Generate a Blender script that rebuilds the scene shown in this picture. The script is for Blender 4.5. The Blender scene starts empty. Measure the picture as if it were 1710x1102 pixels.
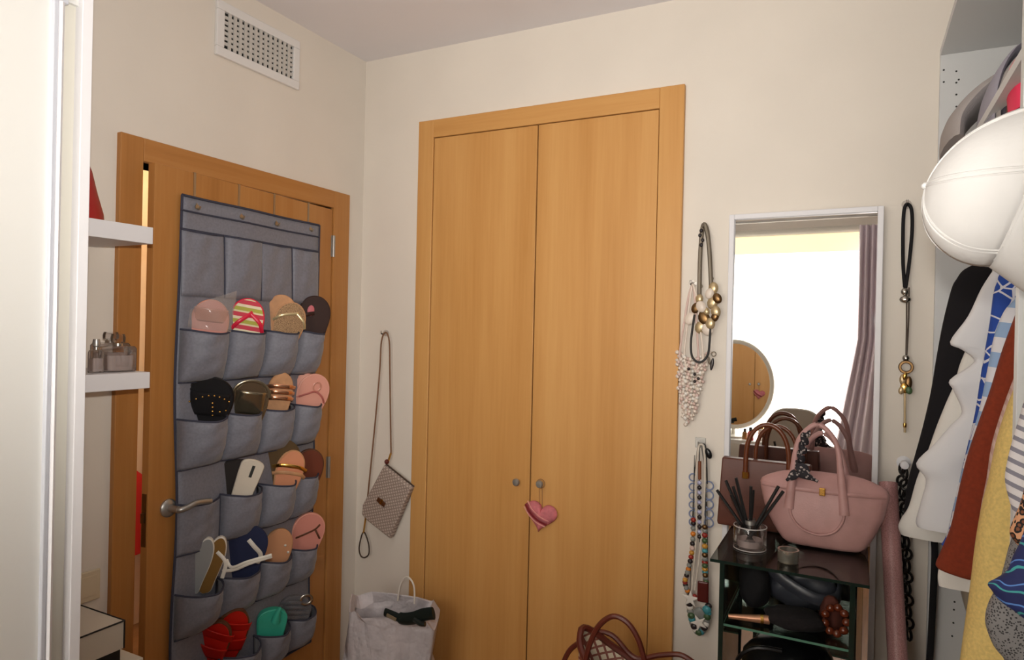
import bpy, math, random
from math import sin, cos, pi, radians, sqrt
from mathutils import Vector, Matrix
V = Vector
random.seed(7)
S = bpy.context.scene
COL = S.collection

# ------------------------------------------------------------------ camera
FPX, YAW, PITCH, ROLL = 1127.7, 0.4718, -0.002, 0.0225
CAM = V((2.0114, -2.4236, 1.53))
_f = V((-sin(YAW)*cos(PITCH), cos(YAW)*cos(PITCH), sin(PITCH)))
_r0 = V((cos(YAW), sin(YAW), 0)); _u0 = _r0.cross(_f)
_r = cos(ROLL)*_r0 + sin(ROLL)*_u0; _u = -sin(ROLL)*_r0 + cos(ROLL)*_u0
cam = bpy.data.cameras.new('camera'); cam.sensor_width = 36; cam.lens = FPX*36/1710; cam.clip_start = .02
co = bpy.data.objects.new('camera', cam); COL.objects.link(co)
co.matrix_world = Matrix(((_r.x, _u.x, -_f.x, CAM.x), (_r.y, _u.y, -_f.y, CAM.y), (_r.z, _u.z, -_f.z, CAM.z), (0, 0, 0, 1)))
S.camera = co
# ------------------------------------------------------------------ light and exposure
WINDOW_STRENGTH = 6.0
FLASH_POWER = 29.0
HALL_POWER = 110.0
w = bpy.data.worlds.new('world'); S.world = w; w.use_nodes = True
w.node_tree.nodes['Background'].inputs[0].default_value = (.75, .8, 1, 1)
w.node_tree.nodes['Background'].inputs[1].default_value = .3
fl = bpy.data.lights.new('camera_flash', 'SPOT'); fl.energy = FLASH_POWER*4; fl.color = (1, .96, .9)
fl.spot_size = radians(106); fl.spot_blend = 1.0; fl.shadow_soft_size = .02
fo = bpy.data.objects.new('camera_flash', fl); COL.objects.link(fo)
fo.location = CAM + _u*.10 + _f*.02
fo.rotation_euler = (_f - _r*.10 + _u*.32).to_track_quat('-Z', 'Y').to_euler()
S.view_settings.view_transform = 'Standard'; S.view_settings.look = 'None'
S.view_settings.exposure = 0.08; S.view_settings.gamma = 1; S.view_settings.use_curve_mapping = False

# ------------------------------------------------------------------ pixel -> point on a known plane
def ray(px, py): return _f + _r*((px-855)/FPX) - _u*((py-551)/FPX)
def hit(px, py, ax, val):
    d = ray(px, py); return CAM + d*((val-CAM[ax])/d[ax])
def PX(px, py, x=0.0): return hit(px, py, 0, x)
def PY(px, py, y=0.0): return hit(px, py, 1, y)
def PZ(px, py, z=0.0): return hit(px, py, 2, z)

# ------------------------------------------------------------------ materials
def lin(c):
    c = c/255.0; return c/12.92 if c <= .04045 else ((c+.055)/1.055)**2.4
def rgb(c): return (lin(c[0]), lin(c[1]), lin(c[2]), 1)
MATS = {}
def newmat(name):
    m = bpy.data.materials.new(name); m.use_nodes = True; MATS[name] = m
    return m, m.node_tree.nodes, m.node_tree.links, m.node_tree.nodes['Principled BSDF']
def coord(N, L, scale=(1, 1, 1), rot=(0, 0, 0), kind='Object'):
    tc = N.new('ShaderNodeTexCoord'); mp = N.new('ShaderNodeMapping')
    mp.inputs['Scale'].default_value = scale; mp.inputs['Rotation'].default_value = rot
    L.new(tc.outputs[kind], mp.inputs['Vector']); return mp.outputs[0]
def bump(N, L, p, vec, scale, strength, dist=.002):
    n = N.new('ShaderNodeTexNoise'); n.inputs['Scale'].default_value = scale; n.inputs['Detail'].default_value = 3
    L.new(vec, n.inputs['Vector'])
    b = N.new('ShaderNodeBump'); b.inputs['Strength'].default_value = strength; b.inputs['Distance'].default_value = dist
    L.new(n.outputs['Fac'], b.inputs['Height']); L.new(b.outputs[0], p.inputs['Normal'])
def ramp(N, stops, interp='LINEAR'):
    r = N.new('ShaderNodeValToRGB'); e = r.color_ramp; e.interpolation = interp
    while len(e.elements) < len(stops): e.elements.new(.5)
    for el, (pos, c) in zip(e.elements, stops): el.position = pos; el.color = rgb(c)
    return r
def mat(name, c, rough=.6, metal=0, var=0, vscale=8, bmp=0, bscale=60, spec=.5, coat=0, sheen=0, trans=0, ior=1.45, alpha=1, c2=None, bdist=.002):
    m, N, L, p = newmat(name)
    p.inputs['Roughness'].default_value = rough; p.inputs['Metallic'].default_value = metal
    p.inputs['Specular IOR Level'].default_value = spec; p.inputs['Coat Weight'].default_value = coat
    p.inputs['Sheen Weight'].default_value = sheen; p.inputs['Transmission Weight'].default_value = trans
    p.inputs['IOR'].default_value = ior; p.inputs['Alpha'].default_value = alpha
    p.inputs['Base Color'].default_value = rgb(c)
    vec = coord(N, L)
    if var or c2:
        n = N.new('ShaderNodeTexNoise'); n.inputs['Scale'].default_value = vscale; n.inputs['Detail'].default_value = 4
        L.new(vec, n.inputs['Vector'])
        a = tuple(max(0, k*(1-var)) for k in c); b = c2 or tuple(min(255, k*(1+var)) for k in c)
        r = ramp(N, [(.3, a), (.7, b)]); L.new(n.outputs['Fac'], r.inputs[0]); L.new(r.outputs[0], p.inputs['Base Color'])
    if bmp: bump(N, L, p, vec, bscale, bmp, bdist)
    return m
def wood(name, cs, horiz=None, rough=.42):
    m, N, L, p = newmat(name)
    sc = {None: (5.5, 5.5, .22), 'x': (.22, 5.5, 5.5), 'y': (5.5, .22, 5.5)}[horiz]
    v1 = coord(N, L, sc)
    n = N.new('ShaderNodeTexNoise'); n.inputs['Scale'].default_value = 1.6; n.inputs['Detail'].default_value = 3; n.inputs['Distortion'].default_value = .4
    L.new(v1, n.inputs['Vector'])
    v2 = coord(N, L, tuple(k*9 for k in sc))
    n2 = N.new('ShaderNodeTexNoise'); n2.inputs['Scale'].default_value = 2; n2.inputs['Detail'].default_value = 4
    L.new(v2, n2.inputs['Vector'])
    ad = N.new('ShaderNodeMath'); ad.operation = 'MULTIPLY_ADD'; ad.inputs[1].default_value = .35
    L.new(n2.outputs['Fac'], ad.inputs[0]); L.new(n.outputs['Fac'], ad.inputs[2])
    r = ramp(N, [(.45, cs[0]), (.66, cs[1]), (.88, cs[2])]); L.new(ad.outputs[0], r.inputs[0])
    L.new(r.outputs[0], p.inputs['Base Color']); p.inputs['Roughness'].default_value = rough
    p.inputs['Specular IOR Level'].default_value = .35
    return m
def bands(name, cols, axis, period, rough=.8, phase=0, bmp=0, metal=0, wobble=0):
    """hard bands of colour along a world direction"""
    m, N, L, p = newmat(name)
    vec = coord(N, L)
    d = N.new('ShaderNodeVectorMath'); d.operation = 'DOT_PRODUCT'; d.inputs[1].default_value = V(axis).normalized()
    L.new(vec, d.inputs[0]); src = d.outputs['Value']
    if wobble:
        n = N.new('ShaderNodeTexNoise'); n.inputs['Scale'].default_value = 12; L.new(vec, n.inputs['Vector'])
        q = N.new('ShaderNodeMath'); q.operation = 'MULTIPLY_ADD'; q.inputs[1].default_value = wobble
        L.new(n.outputs['Fac'], q.inputs[0]); L.new(src, q.inputs[2]); src = q.outputs[0]
    a = N.new('ShaderNodeMath'); a.operation = 'MULTIPLY_ADD'; a.inputs[1].default_value = 1/period; a.inputs[2].default_value = phase+50
    L.new(src, a.inputs[0])
    f = N.new('ShaderNodeMath'); f.operation = 'FRACT'; L.new(a.outputs[0], f.inputs[0])
    pos = 0; st = []
    for c, wd in cols: st.append((pos, c)); pos += wd
    r = ramp(N, st, 'CONSTANT'); L.new(f.outputs[0], r.inputs[0]); L.new(r.outputs[0], p.inputs['Base Color'])
    p.inputs['Roughness'].default_value = rough; p.inputs['Metallic'].default_value = metal
    if bmp: bump(N, L, p, vec, 300, bmp)
    return m
def vor(name, base, spot, scale, thr, rough=.8, feature='F1', rim=None):
    m, N, L, p = newmat(name); vec = coord(N, L)
    t = N.new('ShaderNodeTexVoronoi'); t.inputs['Scale'].default_value = scale; t.feature = feature; L.new(vec, t.inputs['Vector'])
    st = [(0, spot), (thr, base)] if rim is None else [(0, rim), (thr*.5, spot), (thr, base)]
    r = ramp(N, st, 'CONSTANT'); L.new(t.outputs['Distance'], r.inputs[0]); L.new(r.outputs[0], p.inputs['Base Color'])
    p.inputs['Roughness'].default_value = rough
    return m
def diamond(name, ca, cb, a, b, size, duty=.5, rough=.6):
    """checker over two world directions"""
    m, N, L, p = newmat(name); vec = coord(N, L); fr = []
    for ax in (a, b):
        d = N.new('ShaderNodeVectorMath'); d.operation = 'DOT_PRODUCT'; d.inputs[1].default_value = V(ax).normalized()
        L.new(vec, d.inputs[0])
        q = N.new('ShaderNodeMath'); q.operation = 'MULTIPLY_ADD'; q.inputs[1].default_value = 1/size; q.inputs[2].default_value = 100
        L.new(d.outputs['Value'], q.inputs[0]); f = N.new('ShaderNodeMath'); f.operation = 'FRACT'; L.new(q.outputs[0], f.inputs[0])
        g = N.new('ShaderNodeMath'); g.operation = 'GREATER_THAN'; g.inputs[1].default_value = duty; L.new(f.outputs[0], g.inputs[0]); fr.append(g)
    x = N.new('ShaderNodeMath'); x.operation = 'MAXIMUM'; L.new(fr[0].outputs[0], x.inputs[0]); L.new(fr[1].outputs[0], x.inputs[1])
    mx = N.new('ShaderNodeMix'); mx.data_type = 'RGBA'; mx.inputs[6].default_value = rgb(ca); mx.inputs[7].default_value = rgb(cb)
    L.new(x.outputs[0], mx.inputs[0]); L.new(mx.outputs[2], p.inputs['Base Color']); p.inputs['Roughness'].default_value = rough
    return m
def clear(name, tint, refl=.08, rough=.02):
    """thin clear pane: see-through with a fresnel reflection"""
    m, N, L, p = newmat(name); N.remove(p)
    t = N.new('ShaderNodeBsdfTransparent'); t.inputs[0].default_value = rgb(tint)
    g = N.new('ShaderNodeBsdfGlossy'); g.inputs['Roughness'].default_value = rough
    fz = N.new('ShaderNodeFresnel'); fz.inputs[0].default_value = 1.5
    mu = N.new('ShaderNodeMath'); mu.operation = 'MULTIPLY_ADD'; mu.inputs[1].default_value = .9; mu.inputs[2].default_value = refl
    L.new(fz.outputs[0], mu.inputs[0])
    mx = N.new('ShaderNodeMixShader'); L.new(mu.outputs[0], mx.inputs[0]); L.new(t.outputs[0], mx.inputs[1]); L.new(g.outputs[0], mx.inputs[2])
    L.new(mx.outputs[0], N['Material Output'].inputs[0]); return m
def emit(name, c, s):
    m, N, L, p = newmat(name); p.inputs['Base Color'].default_value = rgb(c)
    p.inputs['Emission Color'].default_value = rgb(c); p.inputs['Emission Strength'].default_value = s; p.inputs['Roughness'].default_value = .9
    return m

WALL = mat('wall_paint', (225, 217, 206), .85, var=.012, vscale=3, bmp=.06, bscale=180, spec=.2)
CEIL = mat('ceiling_paint', (230, 226, 228), .9, var=.01, vscale=2, spec=.15)
FLOOR = wood('floor_wood', [(120, 84, 52), (146, 104, 66), (160, 118, 78)], 'y', .4)
WOOD = wood('wardrobe_beech', [(193, 139, 76), (202, 149, 86), (209, 158, 95)])
WOODH = wood('wardrobe_beech_across', [(193, 139, 76), (202, 149, 86), (209, 158, 95)], 'x')
DWOOD = wood('door_beech', [(166, 111, 56), (177, 121, 64), (185, 131, 74)])
DWOODH = wood('door_beech_across', [(166, 111, 56), (177, 121, 64), (185, 131, 74)], 'y')
WHITE = mat('white_laminate', (220, 219, 215), .45)
CREAM = mat('cream_laminate', (214, 210, 198), .45)
ALU = mat('pale_aluminium', (208, 211, 220), .35, metal=.25)
SHELFW = mat('shelf_white', (224, 223, 226), .5)
GREYL = mat('closet_grey', (204, 205, 205), .5)
HOLE = mat('dark_hole', (52, 52, 50), .9)
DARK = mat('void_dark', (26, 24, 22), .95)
VENT = mat('vent_white', (226, 224, 222), .5)
CHROME = mat('chrome', (190, 186, 178), .22, metal=1)
STEEL = mat('satin_steel', (172, 170, 166), .38, metal=.8)
BRASS = mat('brass', (206, 160, 84), .3, metal=1)
GOLD = mat('gold', (232, 184, 96), .2, metal=1)
BRONZE = mat('bronze', (120, 92, 60), .35, metal=.9)
MIRROR = mat('mirror_silver', (240, 240, 240), .01, metal=1)
GREYF = mat('organizer_fabric', (122, 123, 134), .55, var=.05, vscale=120, bmp=.12, bscale=500, sheen=.2)
BIND = mat('organizer_binding', (58, 60, 76), .8)
BLACKF = mat('black_fabric', (14, 12, 16), .85)
BLACKL = mat('black_leather', (16, 16, 19), .3, bmp=.25, bscale=60)
GLASSG = clear('vitrine_glass', (212, 222, 216), .02)
GLASSE = mat('glass_edge_green', (22, 38, 33), .15)
CLEAR = clear('clear_glass', (250, 249, 249), .03)
FILM = mat('plastic_film', (196, 186, 180), .15, alpha=.32)

# ------------------------------------------------------------------ mesh building
class MB:
    def __init__(s): s.v = []; s.f = []
    def add(s, vs, fs):
        b = len(s.v); s.v += [tuple(p) for p in vs]; s.f += [tuple(i+b for i in f) for f in fs]; return s
    def obox(s, o, a, b, c, A, B, C):
        o, a, b, c = V(o), V(a), V(b), V(c)
        vs = [o+a*x+b*y+c*z for z in C for y in B for x in A]
        return s.add(vs, [(0, 2, 3, 1), (4, 5, 7, 6), (0, 1, 5, 4), (2, 6, 7, 3), (0, 4, 6, 2), (1, 3, 7, 5)])
    def box(s, x0, x1, y0, y1, z0, z1):
        return s.obox((0, 0, 0), (1, 0, 0), (0, 1, 0), (0, 0, 1), (x0, x1), (y0, y1), (z0, z1))
    def tube(s, pts, r, n=8, closed=False, flat=None):
        pts = [V(p) for p in pts]; m = len(pts)
        rs = r if isinstance(r, (list, tuple)) else [r]*m
        ref = None; rings = []
        for i, p in enumerate(pts):
            a = pts[(i-1) % m] if (closed or i) else p; b = pts[(i+1) % m] if (closed or i < m-1) else p
            t = (b-a).normalized()
            if flat is not None: ref = V(flat)
            elif ref is None: ref = V((0, 0, 1)) if abs(t.z) < .9 else V((0, 1, 0))
            x = (ref - t*ref.dot(t))
            if x.length < 1e-6: x = t.orthogonal()
            x.normalize(); y = t.cross(x); ref = x
            rr = rs[i]; ra, rb = rr if isinstance(rr, (list, tuple)) else (rr, rr)
            rings.append([p + x*(ra*cos(2*pi*k/n)) + y*(rb*sin(2*pi*k/n)) for k in range(n)])
        return s.loft(rings, closed)
    def loft(s, rings, closed=False, caps=True):
        m, n = len(rings), len(rings[0]); vs = [p for r in rings for p in r]; fs = []
        for i in range(m if closed else m-1):
            j = (i+1) % m
            for k in range(n): fs.append((i*n+k, i*n+(k+1) % n, j*n+(k+1) % n, j*n+k))
        if caps and not closed: fs += [tuple(range(n-1, -1, -1)), tuple((m-1)*n+k for k in range(n))]
        return s.add(vs, fs)
    def lathe(s, prof, o, axis=(0, 0, 1), n=24, sq=1.0, xdir=None):
        o = V(o); z = V(axis).normalized(); x = V(xdir) if xdir else z.orthogonal(); x = (x-z*x.dot(z)).normalized(); y = z.cross(x)
        return s.loft([[o+z*h+x*(max(r, 1e-5)*cos(2*pi*k/n))+y*(max(r, 1e-5)*sq*sin(2*pi*k/n)) for k in range(n)] for r, h in prof])
    def ell(s, c, r, ax=None, n=12, m=8):
        c = V(c); r = (r, r, r) if not isinstance(r, (list, tuple)) else r
        X, Y, Z = ax or (V((1, 0, 0)), V((0, 1, 0)), V((0, 0, 1)))
        rings = []
        for i in range(m+1):
            t = pi*min(max(i/m, .004), .996)
            rings.append([c+X*(r[0]*sin(t)*cos(2*pi*k/n))+Y*(r[1]*sin(t)*sin(2*pi*k/n))-Z*(r[2]*cos(t)) for k in range(n)])
        return s.loft(rings)
    def prism(s, pts, o, ux, uy, un, t0, t1):
        o, ux, uy, un = V(o), V(ux), V(uy), V(un); n = len(pts)
        return s.loft([[o+ux*a+uy*b+un*t for a, b in pts] for t in (t0, t1)])
    def sheet(s, fn, nu, nv):
        vs = [fn(i/nu, j/nv) for j in range(nv+1) for i in range(nu+1)]
        return s.add(vs, [(j*(nu+1)+i, j*(nu+1)+i+1, (j+1)*(nu+1)+i+1, (j+1)*(nu+1)+i) for j in range(nv) for i in range(nu)])
    def obj(s, name, m, parent=None, smooth=True, bev=0, solid=0, sub=0, label=None, mesh_only=False, ang=40):
        me = bpy.data.meshes.new(name); me.from_pydata(s.v, [], s.f); me.materials.append(m)
        import bmesh
        bm = bmesh.new(); bm.from_mesh(me); bmesh.ops.recalc_face_normals(bm, faces=bm.faces); bm.to_mesh(me); bm.free()
        if smooth:
            me.polygons.foreach_set('use_smooth', [True]*len(me.polygons)); me.set_sharp_from_angle(angle=radians(ang))
        me.update()
        o = link(bpy.data.objects.new(name, me), parent)
        if solid:
            q = o.modifiers.new('thickness', 'SOLIDIFY'); q.thickness = solid; q.offset = 0
        if bev:
            q = o.modifiers.new('bevel', 'BEVEL'); q.width = bev; q.segments = 2; q.limit_method = 'ANGLE'
        if sub:
            q = o.modifiers.new('subdivision', 'SUBSURF'); q.levels = sub; q.render_levels = sub
        if label: o['label'] = label
        return o
WM = {}
def link(o, parent=None, basis=None):
    COL.objects.link(o)
    b = basis or Matrix.Identity(4); o.matrix_basis = b; WM[o.name] = b
    if parent: o.parent = parent; o.matrix_parent_inverse = WM[parent.name].inverted()
    return o
def inst(src, parent, basis):
    o = src.copy(); return link(o, parent, basis)
def tag(o, label, cat, group=None, kind=None):
    o['label'] = label; o['category'] = cat
    if group: o['group'] = group
    if kind: o['kind'] = kind
    return o
def thing(name, label, cat, loc=(0, 0, 0), group=None):
    o = bpy.data.objects.new(name, None); o.empty_display_size = .05
    link(o, None, Matrix.Translation(V(loc))); return tag(o, label, cat, group)
def struct(o, label=None):
    o['kind'] = 'structure'
    if label: o['label'] = label
    return o
def sbox(name, m, *b, parent=None, bev=0, label=None):
    o = MB().box(*b).obj(name, m, parent, smooth=False, bev=bev)
    if not parent: struct(o, label)
    return o
def curve(pts, n=8, closed=False):
    """Catmull-Rom through points"""
    P = [V(p) for p in pts]; out = []; m = len(P)
    for i in range(m if closed else m-1):
        a = P[(i-1) % m] if (closed or i) else P[0]; b = P[i]; c = P[(i+1) % m]; d = P[(i+2) % m] if (closed or i+2 < m) else P[-1]
        for k in range(n):
            t = k/n; out.append(.5*((2*b)+(c-a)*t+(2*a-5*b+4*c-d)*t*t+(3*b-a-3*c+d)*t**3))
    if not closed: out.append(P[-1])
    return out

# ================================================================== the room
H, FZ, RX, BY = 2.727, -.05, 2.84, -3.42
sbox('floor', FLOOR, -1.4, RX+.1, BY-.1, .1, FZ-.08, FZ)
sbox('ceiling', CEIL, -1.4, RX+.1, BY-.1, .1, H, H+.08)
DY0, DY1, DZ = -1.072, -.207, 2.027          # door opening
m = MB().box(-.1, 0, DY1, .1, FZ, H).box(-.1, 0, BY-.1, DY0, FZ, H).box(-.1, 0, DY0, DY1, DZ, H)
struct(m.obj('wall_left', WALL, None, smooth=False), 'cream painted wall with the wooden door and the air vent')
sbox('wall_back', WALL, 0, RX, 0, .1, FZ, H, label='off-white painted wall behind the fitted wardrobe and the long mirror')
sbox('wall_right', WALL, RX, RX+.1, BY, 0, FZ, H, label='painted wall behind the open closet')
WX0, WX1, WZ0, WZ1 = .72, 1.86, .70, 2.33    # window in the wall behind the camera
m = MB().box(0, WX0, BY-.1, BY, FZ, H).box(WX1, RX, BY-.1, BY, FZ, H).box(WX0, WX1, BY-.1, BY, WZ1, H).box(WX0, WX1, BY-.1, BY, FZ, WZ0)
struct(m.obj('wall_front', WALL, None, smooth=False), 'painted wall with the bright window, seen in the long mirror')
for nm, b in (('baseboard_left', (0, .012, DY0-.6, DY0-.1, FZ, FZ+.05)), ('baseboard_back', (1.46, 2.2, -.012, 0, FZ, FZ+.05))):
    sbox(nm, WOOD, *b)
# window: frame, sash and a glowing roller blind
win = thing('window_1', 'bright window with lowered roller blind, reflected in the long mirror', 'window', (WX0, BY, WZ0)); del win['category']; struct(win)
m = MB()
for b in ((WX0, WX0+.05, WZ0, WZ1), (WX1-.05, WX1, WZ0, WZ1), (WX0, WX1, WZ0, WZ0+.05), (WX0, WX1, WZ1-.05, WZ1), ((WX0+WX1)/2-.04, (WX0+WX1)/2+.04, WZ0, WZ1)):
    m.box(b[0], b[1], BY-.08, BY-.02, b[2], b[3])
m.obj('window_frame', WHITE, win, smooth=False)
bl = emit('sunlit_blind', (255, 250, 240), WINDOW_STRENGTH)
MB().sheet(lambda u, v: V((WX0-.03+u*(WX1-WX0+.06), BY+.028+.002*sin(v*30), WZ0-.02+v*(WZ1-WZ0+.01))), 2, 24).obj('roller_blind', bl, win, solid=.002)
MB().box(WX0-.03, WX1+.03, BY+.034, BY+.038, WZ1-.15, WZ1).obj('blind_valance', emit('valance_glow', (255, 232, 190), 1.0), win, smooth=False)
MB().lathe([(.0, 0), (.028, 0), (.028, WX1-WX0+.08), (0, WX1-WX0+.08)], (WX0-.04, BY+.035, WZ1+.02), (1, 0, 0), 16).obj('blind_roll', CREAM, win)
MB().box(WX0-.03, WX1+.03, BY+.02, BY+.04, WZ0-.04, WZ0-.02).obj('bottom_rail', CREAM, win, smooth=False)
# hall beyond the door
sbox('wall_hall', mat('hall_paint', (226, 204, 176), .9), -1.4, -1.3, -2.2, .1, FZ, H, label='warm lit hallway wall seen through the door gap')
sbox('wall_hall_end', MATS['hall_paint'], -1.3, -.1, .02, .1, FZ, H)
lamp = thing('hall_ceiling_lamp', 'round hallway ceiling lamp beyond the ajar door', 'lamp', (-.7, -.5, H))
MB().lathe([(0, 0), (.11, 0), (.11, -.02), (0, -.02)], (-.7, -.5, H), n=24).obj('lamp_base', WHITE, lamp)
MB().lathe([(0.09, -.02), (.1, -.05), (.07, -.09), (0, -.1)], (-.7, -.5, H), n=24).obj('lamp_shade', emit('lamp_glass', (255, 226, 186), HALL_POWER), lamp)

# ------------------------------------------------------------------ air vent
VY0, VY1, VZ0, VZ1 = -.81, -.4195, 2.461, 2.654
vent = thing('air_vent', 'white rectangular air vent grille high above the wooden door', 'vent', (0, (VY0+VY1)/2, VZ0))
IB = .032
m = MB().box(0, .014, VY0, VY1, VZ0, VZ0+IB).box(0, .014, VY0, VY1, VZ1-IB, VZ1).box(0, .014, VY0, VY0+IB, VZ0+IB, VZ1-IB).box(0, .014, VY1-IB, VY1, VZ0+IB, VZ1-IB)
m.obj('vent_frame', VENT, vent, smooth=False, bev=.003)
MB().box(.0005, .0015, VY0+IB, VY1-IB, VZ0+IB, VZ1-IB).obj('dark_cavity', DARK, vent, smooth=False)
GREYV = mat('vent_blade', (196, 192, 186), .5)
hb = None
for k in range(6):
    z = VZ0+IB+(k+1)*(VZ1-VZ0-2*IB)/7
    if hb is None:
        hb = MB().box(.005, .009, VY0+IB, VY1-IB, -.0055, .0055).obj('horizontal_blade', GREYV, vent, smooth=False); hb.matrix_basis = Matrix.Translation((0, 0, z)); WM[hb.name] = hb.matrix_basis
    else: inst(hb, vent, Matrix.Translation((0, 0, z)))
vb = None
for k in range(13):
    y = VY0+IB+(k+1)*(VY1-VY0-2*IB)/14
    if vb is None:
        vb = MB().box(.007, .012, -.006, .006, VZ0+IB, VZ1-IB).obj('vertical_blade', GREYV, vent, smooth=False); vb.matrix_basis = Matrix.Translation((0, y, 0)); WM[vb.name] = vb.matrix_basis
    else: inst(vb, vent, Matrix.Translation((0, y, 0)))

# ------------------------------------------------------------------ door, ajar
fr = thing('trim_1', 'orange beech frame around the ajar door', 'trim', (0, DY0, FZ)); del fr['category']; struct(fr)
MB().box(-.1, .018, -1.147, DY0, FZ, 2.10).obj('door_jamb', DWOOD, fr, smooth=False, bev=.003)
MB().box(-.1, .018, DY1, -.109, FZ, 2.10).obj('door_jamb', DWOOD, fr, smooth=False, bev=.003)
MB().box(-.1, .018, DY0, DY1, DZ, 2.10).obj('door_head', DWOODH, fr, smooth=False, bev=.003)
TH = radians(3.5)
HG = V((.012, -.2095, 0)); Dn = V((cos(TH), sin(TH), 0)); Dt = V((sin(TH), -cos(TH), 0)); UP = V((0, 0, 1))
def D(s, z, off=0.0): return HG+Dt*s+Dn*off+UP*z
def dhit(px, py, off=0.0):
    d = ray(px, py); o = HG+Dn*off; return CAM+d*((o-CAM).dot(Dn)/d.dot(Dn))
def dsz(px, py, off=0.0):
    p = dhit(px, py, off); return (p-HG).dot(Dt), p.z
SW, ST = .858, 2.02
door = thing('door_1', 'orange beech room door standing slightly ajar, steel lever handle', 'door', D(0, FZ)); del door['category']; struct(door)
MB().obox(HG, Dt, Dn, UP, (.003, SW), (-.030, 0), (FZ+.01, ST)).obj('door_slab', DWOOD, door, smooth=False, bev=.002)
MB().obox(HG, Dt, Dn, UP, (SW, SW+.0025), (-.024, -.007), (.825, .99)).obj('lock_plate', BRONZE, door, smooth=False)
MB().obox(HG, Dt, Dn, UP, (SW+.0025, SW+.009), (-.021, -.01), (.90, .93)).obj('latch', BRONZE, door, smooth=False)
hs, hz = dsz(280, 848)
hd = MB().lathe([(0, 0), (.029, 0), (.029, .006), (.024, .011), (.012, .013), (.011, .05), (0, .05)], D(hs, hz), Dn, 24).obj('handle_rosette', STEEL, door)
ls, lz = dsz(350, 836, .06)
MB().tube(curve([D(hs, hz, .03), D(hs, hz, .052), D(hs-.02, hz+.004, .062), D((hs+ls)/2, (hz+lz)/2+.01, .066), D(ls, lz, .064)]), .0095, 10).obj('lever', STEEL, hd)
for q in ((554, 411), (546, 780), ):
    s0, z0 = dsz(*q)
    h = MB().lathe([(0, -.045), (.0065, -.045), (.0065, .045), (0, .045)], D(-.002, z0, .006), UP, 10).obj('hinge', STEEL, door)
    MB().obox(HG, Dt, Dn, UP, (.003, .009), (0, .0015), (z0-.045, z0+.045)).obj('hinge_leaf', STEEL, h, smooth=False)

# ------------------------------------------------------------------ fitted wardrobe
wr = thing('fitted_wardrobe', 'tall fitted wardrobe with two golden beech doors in the back wall', 'wardrobe', (.88, 0, FZ))
A0, A1, AZ, I0, I1, IZ, SEAM = .313, 1.451, 2.412, .39, 1.362, 2.336, .879
MB().box(A0, I0, -.022, -.0005, FZ, AZ).obj('frame_post', WOOD, wr, smooth=False, bev=.003)
MB().box(I1, A1, -.022, -.0005, FZ, AZ).obj('frame_post', WOOD, wr, smooth=False, bev=.003)
MB().box(I0, I1, -.022, -.0005, IZ, AZ).obj('frame_head', WOODH, wr, smooth=False, bev=.003)
MB().box(I0, I1, -.004, -.001, FZ, IZ).obj('dark_gap', mat('gap_brown', (84, 50, 20), .9), wr, smooth=False)
for a, b, kx, kp in ((I0+.003, SEAM-.0025, 0, (865, 804)), (SEAM+.0025, I1-.003, 1, (904, 807))):
    d = MB().box(a, b, -.017, -.005, FZ+.02, IZ-.003).obj('wardrobe_door', WOOD, wr, smooth=False, bev=.0015)
    k = PY(*kp, -.02)
    MB().lathe([(.005, 0), (.005, .012), (.014, .017), (.0155, .022), (.012, .028), (0, .029)], (k.x, -.017, k.z), (0, -1, 0), 20).obj('door_knob', STEEL, d)

# ------------------------------------------------------------------ white sliding wardrobe near the camera
sw = thing('sliding_wardrobe', 'tall white wardrobe with sliding doors at the left edge of the picture', 'wardrobe', (.3, -2.2, FZ))
def wy(px): return PX(px, 551, .6).y
g0, g1 = wy(127), wy(145)
WT = 2.45
MB().box(.02, .6, g0, g1, FZ, WT).obj('side_panel', SHELFW, sw, smooth=False, bev=.0015)
MB().box(.02, .6, BY+.02, BY+.04, FZ, WT).obj('side_panel', SHELFW, sw, smooth=False)
MB().box(.02, .035, BY+.04, g0, FZ, WT).obj('back_panel', WHITE, sw, smooth=False)
MB().box(.035, .6, BY+.04, g0, WT-.02, WT).obj('top_panel', WHITE, sw, smooth=False)
MB().box(.035, .6, BY+.04, g0, FZ, FZ+.06).obj('bottom_panel', WHITE, sw, smooth=False)
zt = PX(115, 8, .6).z
MB().box(.575, .6, BY+.04, wy(104), zt, WT-.02).obj('top_track', ALU, sw, smooth=False, bev=.002)
MB().box(.555, .585, wy(104), g0, zt+.012, WT-.02).obj('track_cover', WHITE, sw, smooth=False)
d2 = MB().box(.566, .576, BY+.5, g0, FZ+.06, zt+.012).obj('sliding_door', CREAM, sw, smooth=False)
d1 = MB().box(.579, .592, BY+.04, wy(78), FZ+.06, zt).obj('sliding_door', WHITE, sw, smooth=False)
MB().box(.579, .602, wy(78), wy(86), FZ+.06, zt).obj('edge_profile', ALU, d1, smooth=False, bev=.002)
MB().loft([[V((.578, wy(86), z)), V((.598, wy(86), z)), V((.606, wy(91), z)), V((.6, wy(97), z)), V((.578, wy(97), z))] for z in (FZ+.06, zt)]).obj('grip_profile', SHELFW, d1, smooth=True)

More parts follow.
